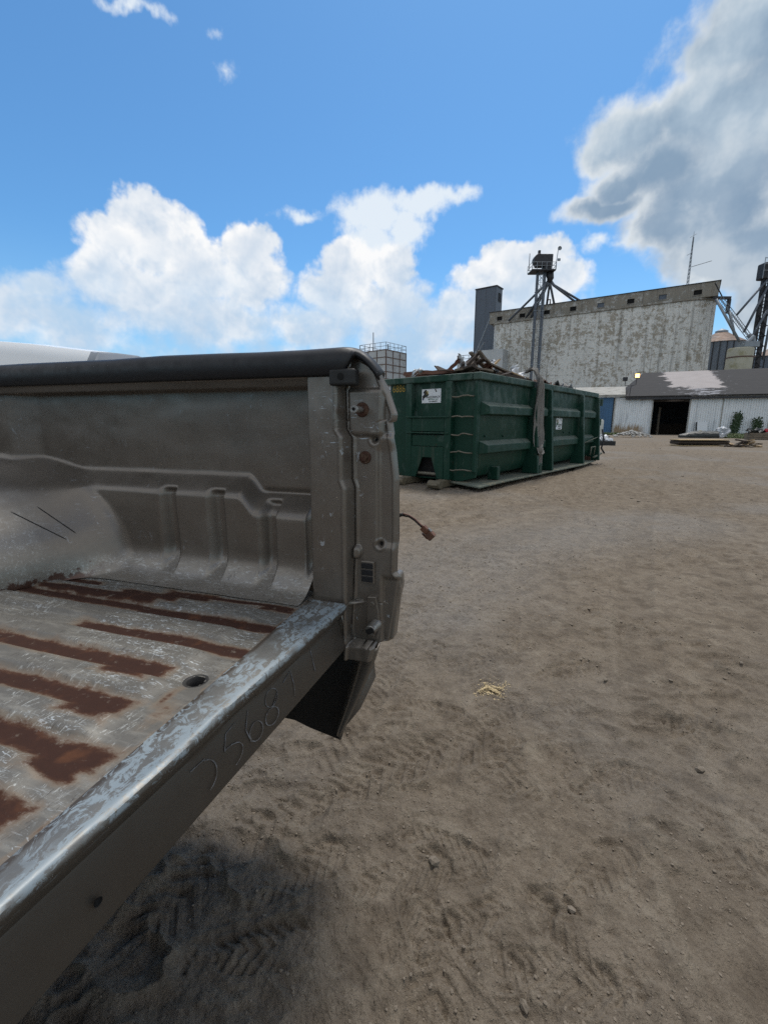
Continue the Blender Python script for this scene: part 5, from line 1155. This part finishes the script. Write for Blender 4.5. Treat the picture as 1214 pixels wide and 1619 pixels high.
mb = MB(); mb.tube([(1.2, -.8, 12.3), (1.0, -.7, 13.6), (.4, -.5, 14.2)], .35, 10); mb.box((-.4, -1.2, 12.4), (1.8, .2, 13.2)); mb.tube([(-.3, -.9, 12.6), (.9, -1.0, 13.9)], .3, 10); mb.build('feed_box', M_galv, tk, False, .05)
# second leg at the right edge with its spouts and frame
l2 = thing('elevator_leg', 'dark bucket elevator leg at the right edge with long spouts', 'bucket elevator', (57.6, 73.0, 0), 0)
mb = MB(); mb.box((-.55, -.4, 0), (-.05, .1, 23)); mb.box((.45, -.4, 0), (.95, .1, 23)); mb.build('leg_casing', M_darksteel, l2)
mb = MB()
for z in np.arange(1, 22.5, 1.5):
    mb.tube([(-.55, -.5, z), (.95, -.5, z + 1.5)], .05, 5); mb.tube([(.95, -.5, z), (-.55, -.5, z + 1.5)], .05, 5); mb.tube([(-.7, -.5, z), (1.1, -.5, z)], .06, 5)
mb.build('lattice', M_darksteel, l2)
mb = MB(); mb.box((-.9, -.8, 22.6), (1.8, .8, 24.9)); mb.build('head_housing', M_darksteel, l2, False, .2, 3)
mb = MB()
for x in np.linspace(-1.3, 2, 5): mb.tube([(x, -1.1, 22.5), (x, -1.1, 25.4)], .05, 5)
for z in (23.6, 24.5, 25.3): mb.tube([(-1.3, -1.1, z), (2, -1.1, z)], .05, 5)
mb.build('railing', M_galv, l2)
for a, b in (((-.2, -.6, 22.4), (-3.9, -.5, 17.5)), ((.2, -.6, 21.9), (-2.5, -.6, 15.0)), ((.5, -.7, 18.2), (-1.6, -.8, 13.6)), ((1.4, -.5, 18.), (1.2, -.5, 11))):
    mb = MB(); mb.tube([a, b], .17, 8); mb.build('spout', M_spout, l2, True)
gt = thing('spout_frame', 'steel frame with spouts and catwalk running from the elevator roof corner down to the tank', 'steel frame', (51.6, 74.2, 20.3), 0)
mb = MB(); mb.box((-.6, -.2, -.15), (2.0, .2, .25)); mb.box((1.65, -.2, -2.2), (2.05, .2, -.15)); mb.tube([(-.5, .3, 2.3), (.9, .2, .2)], .09, 6); mb.build('beam', M_darksteel, gt)
for a, b in (((-.4, -.3, -.2), (3.5, -1.5, -6.9)), ((1.9, -.3, -1.9), (2.6, -1.2, -5.6))):
    mb = MB(); mb.tube([a, b], .2, 8); mb.build('spout', M_galv, gt, True)
mb = MB()
for o in ((0, 0), (.35, .35), (.3, .9), (.0, .5)):
    mb.tube([(.2 + o[0], -.2, -.6 + o[1]), (5.4 + o[0], -.6, -6.4 + o[1])], .05, 5)
for t in np.linspace(0, 1, 22): mb.tube([(.2 + 5.2 * t, -.2 - .4 * t, -.6 - 5.8 * t), (.5 + 5.2 * t, -.2 - .4 * t, .3 - 5.8 * t)], .035, 4)
mb.build('catwalk', M_galv, gt)
# distant panelled tank tower
pt = thing('panel_tower', 'distant white panelled block tower with railing left of the container', 'tower', (.28, 85, 0), math.atan2(5, 3.9))
mb = MB(); mb.box((0, 0, 0), (6.35, 6.2, 14.3)); mb.build('wall', M_panelwhite, pt)
mb = MB()
for z in np.arange(9.2, 14.4, 1.27): mb.box((-.06, -.06, z - .07), (6.41, 6.26, z + .07))
for x in (0, 2.1, 4.2, 6.3): mb.box((x - .07, -.09, 8), (x + .07, 0, 14.35))
for y in (0, 2.1, 4.2, 6.15): mb.box((-.09, y - .07, 8), (0, y + .07, 14.35))
mb.build('seam_strip', M_seam, pt)
mb = MB()
for t in np.linspace(0, 6.3, 6):
    for x, y in ((t, 0), (0, t), (t, 6.2), (6.3, t)): mb.tube([(x, y, 14.3), (x, y, 15.6)], .05, 5)
for z in (14.95, 15.6):
    mb.tube([(0, 0, z), (6.3, 0, z), (6.3, 6.2, z), (0, 6.2, z), (0, 0, z)], .045, 5)
mb.tube([(1.2, .4, 14.3), (1.1, .4, 15.4)], .13, 6); mb.tube([(.3, 3.2, 14.3), (.3, 3.2, 17.6)], .09, 6); mb.build('railing', M_galv, pt)

# ================================================================== SHED
SHR = math.atan2(-.3256, .9455)
sh = thing('shed', 'long white corrugated shed with a dark doorway and torn shingle roof', 'shed', (25.12, 50, 0), SHR)
EZ = 3.95
mb = MB(); mb.box((0, 0, -.2), (3.76, .12, EZ)); mb.build('wall', M_shed, sh)
mb = MB(); mb.box((7.08, 0, -.2), (22, .12, EZ + .1)); mb.build('wall', M_shed, sh)
mb = MB(); mb.box((3.76, .002, 3.72), (7.08, .10, EZ)); mb.build('lintel', M_darksteel, sh)
mb = MB(); mb.box((-.1, .13, -.2), (.0, 12, EZ)); mb.box((22, .13, -.2), (22.1, 12, EZ)); mb.box((-.1, 12, -.2), (22.1, 12.1, EZ)); mb.build('wall', M_darksteel, sh)
for x in (7.14, 10.0, 14.05, 3.70, .06):
    mb = MB(); mb.box((x - .05, -.03, -.1), (x + .05, .0, EZ - .02)); mb.build('wall_trim', M_fascia, sh)
mb = MB(); e0, e1_, rz = 3.93, 4.02, 6.95
rv = [(1.0, -.45, e0), (22.5, -.45, e1_), (22.5, 6, rz + .15), (3.6, 6, rz - .05), (22.5, 12.5, e1_), (1.0, 12.5, e0)]
mb.add(rv, [(0, 1, 2, 3), (3, 2, 4, 5), (0, 3, 5)]); mb.build('roof', M_roof, sh, False, 0, 2, .14)
mb = MB(); mb.box((1.0, -.47, e0 - .24), (22.5, -.40, e0 - .02)); mb.build('fascia', M_darksteel, sh)
mb = MB(); mb.tube([(5.0, 2.8, 0), (5.0, 2.8, 3.0)], .13, 8); mb.build('inside_post', M_wood, sh)
mb = MB(); mb.box((5.4, 6.5, 0), (9, 8, 1.2)); mb.build('inside_bin', M_wooddark, sh, False, .05)
bl = thing('blue_building', 'blue corrugated building with a pale low roof left of the shed', 'building', (25.12, 50, 0), SHR)
mb = MB(); mb.box((-16, .02, -.2), (-.12, 6, 4.0)); mb.build('wall', M_blue, bl)
mb = MB(); mb.add([(-16.4, -.35, 4.02), (.95, -.35, 4.02), (1.6, 4.6, 5.2), (-16.4, 4.6, 5.2), (-16.4, -.35, 4.25), (.95, -.35, 4.25), (1.6, 4.6, 5.42), (-16.4, 4.6, 5.42)], [(3, 2, 1, 0), (4, 5, 6, 7), (0, 1, 5, 4), (1, 2, 6, 5), (2, 3, 7, 6), (3, 0, 4, 7)]); mb.build('roof', M_fascia, bl)
fl_ = thing('flood_lights', 'pole with two flood lights, one glowing orange, at the shed roof corner', 'flood light', (26.3, 49.3, 4.2), SHR)
mb = MB(); mb.tube([(0, 0, 0), (0.05, 0, .95), (-.55, 0, 1.0), (-.55, 0, 1.5)], .04, 6); mb.tube([(.05, 0, .95), (.5, 0, 1.05), (.5, 0, 1.75)], .04, 6); mb.build('pole', M_darksteel, fl_)
mb = MB(); mb.box((-.8, -.16, 1.45), (-.35, .16, 1.85)); mb.build('lamp', M_darksteel, fl_, False, .03)
mb = MB(); mb.box((.28, -.10, 1.72), (.78, .2, 2.2)); la = mb.build('lamp', M_darksteel, fl_, False, .03)
mb = MB(); mb.box((.32, -.16, 1.77), (.74, -.102, 2.15)); mb.build('lit_lens', M_lampglow, la, False, .03)
# ================================================================== THINGS IN FRONT OF THE SHED
dr = thing('steel_tank', 'pale upright steel tank behind the far end of the container', 'tank', (15.12, 32, 0))
mb = MB(); mb.lathe([(0, .25), (.24, .22), (.31, .3), (.31, 1.36), (.24, 1.45), (0, 1.47)], (0, 0, 0), 28); mb.build('tank_body', M_drum, dr, 'auto')
for a in (0, 2.1, 4.2):
    mb = MB(); mb.tube([(.22 * math.cos(a), .22 * math.sin(a), 0), (.22 * math.cos(a), .22 * math.sin(a), .3)], .03, 6); mb.build('leg', M_drum, dr)
ty = thing('tray', 'low black open tray holding scrap rims behind the container', 'tray', (11.8, 24.5, 0), -.2)
mb = MB(); mb.box((-.62, -.4, 0), (.62, .4, .05)); mb.box((-.62, -.4, .05), (.62, -.36, .24)); mb.box((-.62, .36, .05), (.62, .4, .24)); mb.box((-.62, -.36, .05), (-.58, .36, .24)); mb.box((.58, -.36, .05), (.62, .36, .24)); mb.build('tray_body', M_rubber, ty)
rr = random.Random(12)
for k in range(9):
    x, y, z = (-.42 + .21 * (k % 5), -.14 + .3 * (k // 5) * rr.random(), .24 + .14 * (k // 5) + .05 * rr.random()); mb = MB()
    M_ = Matrix.Rotation(rr.uniform(0, 3), 4, 'Z') @ Matrix.Rotation(rr.uniform(.5, 1.4), 4, 'X'); rq_ = .13 + .05 * rr.random()
    mb.lathe([(rq_ * .5, -.05), (rq_, -.07), (rq_ * 1.05, 0), (rq_, .07), (rq_ * .8, .03), (rq_ * .3, .01), (rq_ * .3, -.02), (rq_ * .5, -.05)], (0, 0, 0), 14)
    o = mb.build('alloy_scrap', M_alum, None, 'auto'); o.matrix_world = Matrix.Translation(Vector((11.8, 24.5, 0)) + Vector((x, y, z + .02))) @ M_; tag(o, 'silvery scrap metal rim heaped in the black tray behind the container', 'scrap rim', 'scrap rims heaped in the black tray')
pvs = MB(); rr = random.Random(21)
for k in range(520):
    q = abs(rr.gauss(0, .48)); a = rr.uniform(0, 6.3); x = 1.75 * q * math.cos(a); y = 1.2 * q * math.sin(a); z = max(0, .62 * (1 - q * .8)) * rr.uniform(.55, 1); s = rr.uniform(.05, .14)
    V, F = bd[k % 6]; t = rr.uniform(0, 6.3); pvs.add([(x + s * (v[0] * math.cos(t) - v[1] * math.sin(t)), y + s * (v[0] * math.sin(t) + v[1] * math.cos(t)), z + s * v[2]) for v in V], [tuple(f) for f in F])
o = pvs.build('rubble_heap', M_rubble); o.location = (21.6, 39.5, 0); tag(o, 'heap of broken pale concrete rubble left of the shed doorway', 'rubble', None, 'stuff')
for k, (z, dx, m, lb) in enumerate([(.0, 0, M_ply, 'plywood sheet at the bottom of the board stack'), (.07, .12, M_wooddark, 'dark board second from the bottom of the board stack'), (.14, .02, M_wooddark, 'dark board in the middle of the board stack'), (.21, .1, M_wooddark, 'dark board just under the top of the board stack'), (.30, -.03, M_ply, 'plywood sheet on top of the board stack')]):
    mb = MB(); mb.box((-1.22, -.5, 0), (1.22, .5, .035 if m is M_ply else .068)); o = mb.build('board', m, None, False, .004); o.location = (16.75 + dx, 24 + dx, z + .015); o.rotation_euler = (0, .0, -.18 + .03 * k); tag(o, lb, 'board', 'boards stacked in the yard')
rows = []
for i, x in enumerate(np.linspace(-1.45, 1.3, 22)):
    s = 1 - .55 * max(0, (-x - .2) / 1.25) ** 1.2; rows.append([Vector((x + .03 * math.sin(k * 2 + i), (.52 + .05 * math.sin(k * 3 + i * .7)) * s * math.cos(a), max(.0, (.62 + .08 * math.sin(k * 2.3 + i * .9)) * s * math.sin(a) + .28 * s))) for k, a in enumerate(np.linspace(-.5, math.pi + .5, 18))])
mb = MB(); mb.grid(rows); mb.add(rows[-1], [tuple(range(18))]); mb.add(rows[0], [tuple(range(18))]); o = mb.build('tarp_roll', M_tarp, None, True); o.location = (26.6, 38.2, 0); o.scale = (1, 1, .62); o.rotation_euler = (0, 0, -.3); tag(o, 'long dark rolled tarp lying in front of the shed wall', 'tarp')
o = crumple((0, 0, .4), .55, .45, .35, 31, (1.2, .2, .3), 18).build('junk_bag', M_sheet, None, True, 0, 2, .02); o.location = (28.3, 37.9, 0.05); tag(o, 'pale crumpled junk bag at the right end of the tarp roll', 'bag')
wb = thing('leaning_board', 'white rectangular board leaning on the shed wall right of the doorway', 'board', tuple(Vector((25.12, 50, .15)) + Vector((.9455, -.3256, 0)) * 8.3 + Vector((.3256, .9455, 0)) * -.45), SHR)
mb = MB(); M_ = Matrix.Rotation(-.26, 4, 'X'); mb.box((-.35, 0, 0), (.55, .05, 1.25), M_); mb.build('board_face', M_board, wb)
mb = MB(); mb.box((-.47, .0, 0), (-.352, .06, 1.25), M_); mb.build('board_edge', M_black, wb)
mb = MB(); mb.box((-.2, -.006, .1), (.1, -.002, .35), M_); mb.build('board_mark', M_inkgold, wb)
cr = thing('crate', 'weathered wooden crate right of the junk bag in front of the shed', 'crate', (28.0, 33.8, 0), -.25)
for k in range(3):
    z = .03 + k * .17; mb = MB(); mb.box((-.75, -.4, z), (.75, -.36, z + .15)); mb.box((-.75, .36, z), (.75, .4, z + .15)); mb.box((-.75, -.36, z), (-.71, .36, z + .15)); mb.box((.71, -.36, z), (.75, .36, z + .15)); mb.build('side_slats', M_wood, cr, False, .004)
mb = MB(); mb.box((-.7, -.35, .0), (.7, .35, .04)); mb.build('bottom', M_wood, cr)
o = crumple((0, 0, .1), .6, .3, .22, 37, (.1, .05, .1), 18).build('dark_bag', M_tarp, None, True, 0, 2, .02); o.location = (27.75, 33.8, .56); tag(o, 'dark bag lying on top of the wooden crate', 'bag')
for k, (x, z, lb) in enumerate([(28.35, .66, 'red plastic piece on the crate beside the dark bag'), (28.62, .74, 'red plastic piece at the right end of the crate')]):
    o = crumple((0, 0, .05), .17, .13, .14, 41 + k, (.9, .2, .3 * k), 10).build('red_scrap', M_red, None, True, 0, 2, .03); o.location = (x, 33.5, z); tag(o, lb, 'plastic scrap')
rr = random.Random(31)
FW = [(-.70, .0, .06), (-.4, .2, .07), (-.1, -.1, .08), (.2, .1, .07), (.5, 0, .07), (-.5, .0, .18), (-.15, .1, .20), (.15, .0, .20), (.42, .05, .17), (-.2, .0, .31), (.12, .05, .32)]
for k, (x, y, z) in enumerate(FW):
    a = rr.uniform(-.5, .5) + (1.57 if k % 3 == 1 else 0); o = plank((-.42, 0, 0), (.42, 0, 0), .12, .07, 0, 60 + k).build('timber_piece', [M_wooddark, M_woodlight, M_wood][k % 3], None); o.location = (18.5 + x * .85, 23.0 + y, z); o.rotation_euler = (rr.uniform(-.2, .2), rr.uniform(-.22, .22), a); tag(o, 'split timber piece in the low wood pile at the right edge', 'timber', 'timber pieces in the low wood pile')
def vine(loc, h, w, n, lb, seed, droop):
    v = thing('vine', lb, 'plant', loc, SHR); rr = random.Random(seed); st = MB(); lf = MB()
    for k in range(4):
        x0 = rr.uniform(-.15, .15) * w; pts = [(x0, -.06, 0)]
        for j in range(1, 7): pts.append((x0 + rr.uniform(-.3, .3) * w * (j / 6) + droop * (j / 6) ** 3, -.08 - .05 * rr.random(), h * j / 6 * (1 - .08 * k)))
        st.tube(pts, .018, 5)
        for q in range(n):
            i = rr.randrange(1, 6); p = Vector(pts[i]).lerp(Vector(pts[i + 1]), rr.random()) + Vector((rr.gauss(0, .17) * w, -.1 - .15 * rr.random(), rr.gauss(0, .12)))
            s = rr.uniform(.05, .11); a = rr.uniform(0, 6.3); d1 = Vector((math.cos(a), rr.uniform(-.6, .6), math.sin(a))) * s; d2 = Vector((-math.sin(a), rr.uniform(-.6, .6), math.cos(a))) * s * .7
            lf.add([p - d1, p - d2, p + d1, p + d2], [(0, 1, 2, 3)])
    st.build('stem', M_trunk, v); lf.build('foliage', M_leaf, v)
wallp = lambda t, o=-.05: tuple(Vector((25.12, 50, 0)) + Vector((.9455, -.3256, 0)) * t + Vector((.3256, .9455, 0)) * o)
vine(wallp(11.2), 2.3, .9, 150, 'tall green vine climbing the white shed wall', 3, .25)
vine(wallp(13.1), 1.7, .9, 110, 'shorter green vine right of the tall vine on the shed wall', 8, .1)
# grass and weeds round the shed front
gm = MB(); rr = random.Random(77)
def tuft(x, y, s):
    for k in range(5):
        a = rr.uniform(0, 6.3); l = s * rr.uniform(.5, 1.2); p = Vector((x + rr.uniform(-.1, .1), y + rr.uniform(-.1, .1), 0)); d = Vector((math.cos(a) * .5, math.sin(a) * .5, 1)).normalized() * l; w = Vector((-math.sin(a), math.cos(a), 0)) * .03
        gm.add([p - w, p + w, p + d * .6 + w * .6, p + d + Vector((math.cos(a), math.sin(a), 0)) * l * .25, p + d * .6 - w * .6], [(0, 1, 2, 3, 4)])
for k in range(1300):
    t = rr.uniform(7.8, 17); x, y, _ = wallp(t, -rr.uniform(.1, 1.6) * (1 + (t > 9.5) * 1.5)); tuft(x, y, rr.uniform(.12, .35))
for k in range(1000):
    x = rr.uniform(28.6, 33); y = rr.uniform(32.5, 40); tuft(x, y, rr.uniform(.12, .3))
for k in range(500):
    t = rr.uniform(-3.5, 2.0); x, y, _ = wallp(t, -rr.uniform(.1, 4.)); tuft(x, y, rr.uniform(.12, .35))
tag(gm.build('grass', M_grass), 'patchy green grass and weeds along the shed front', 'grass', None, 'stuff')
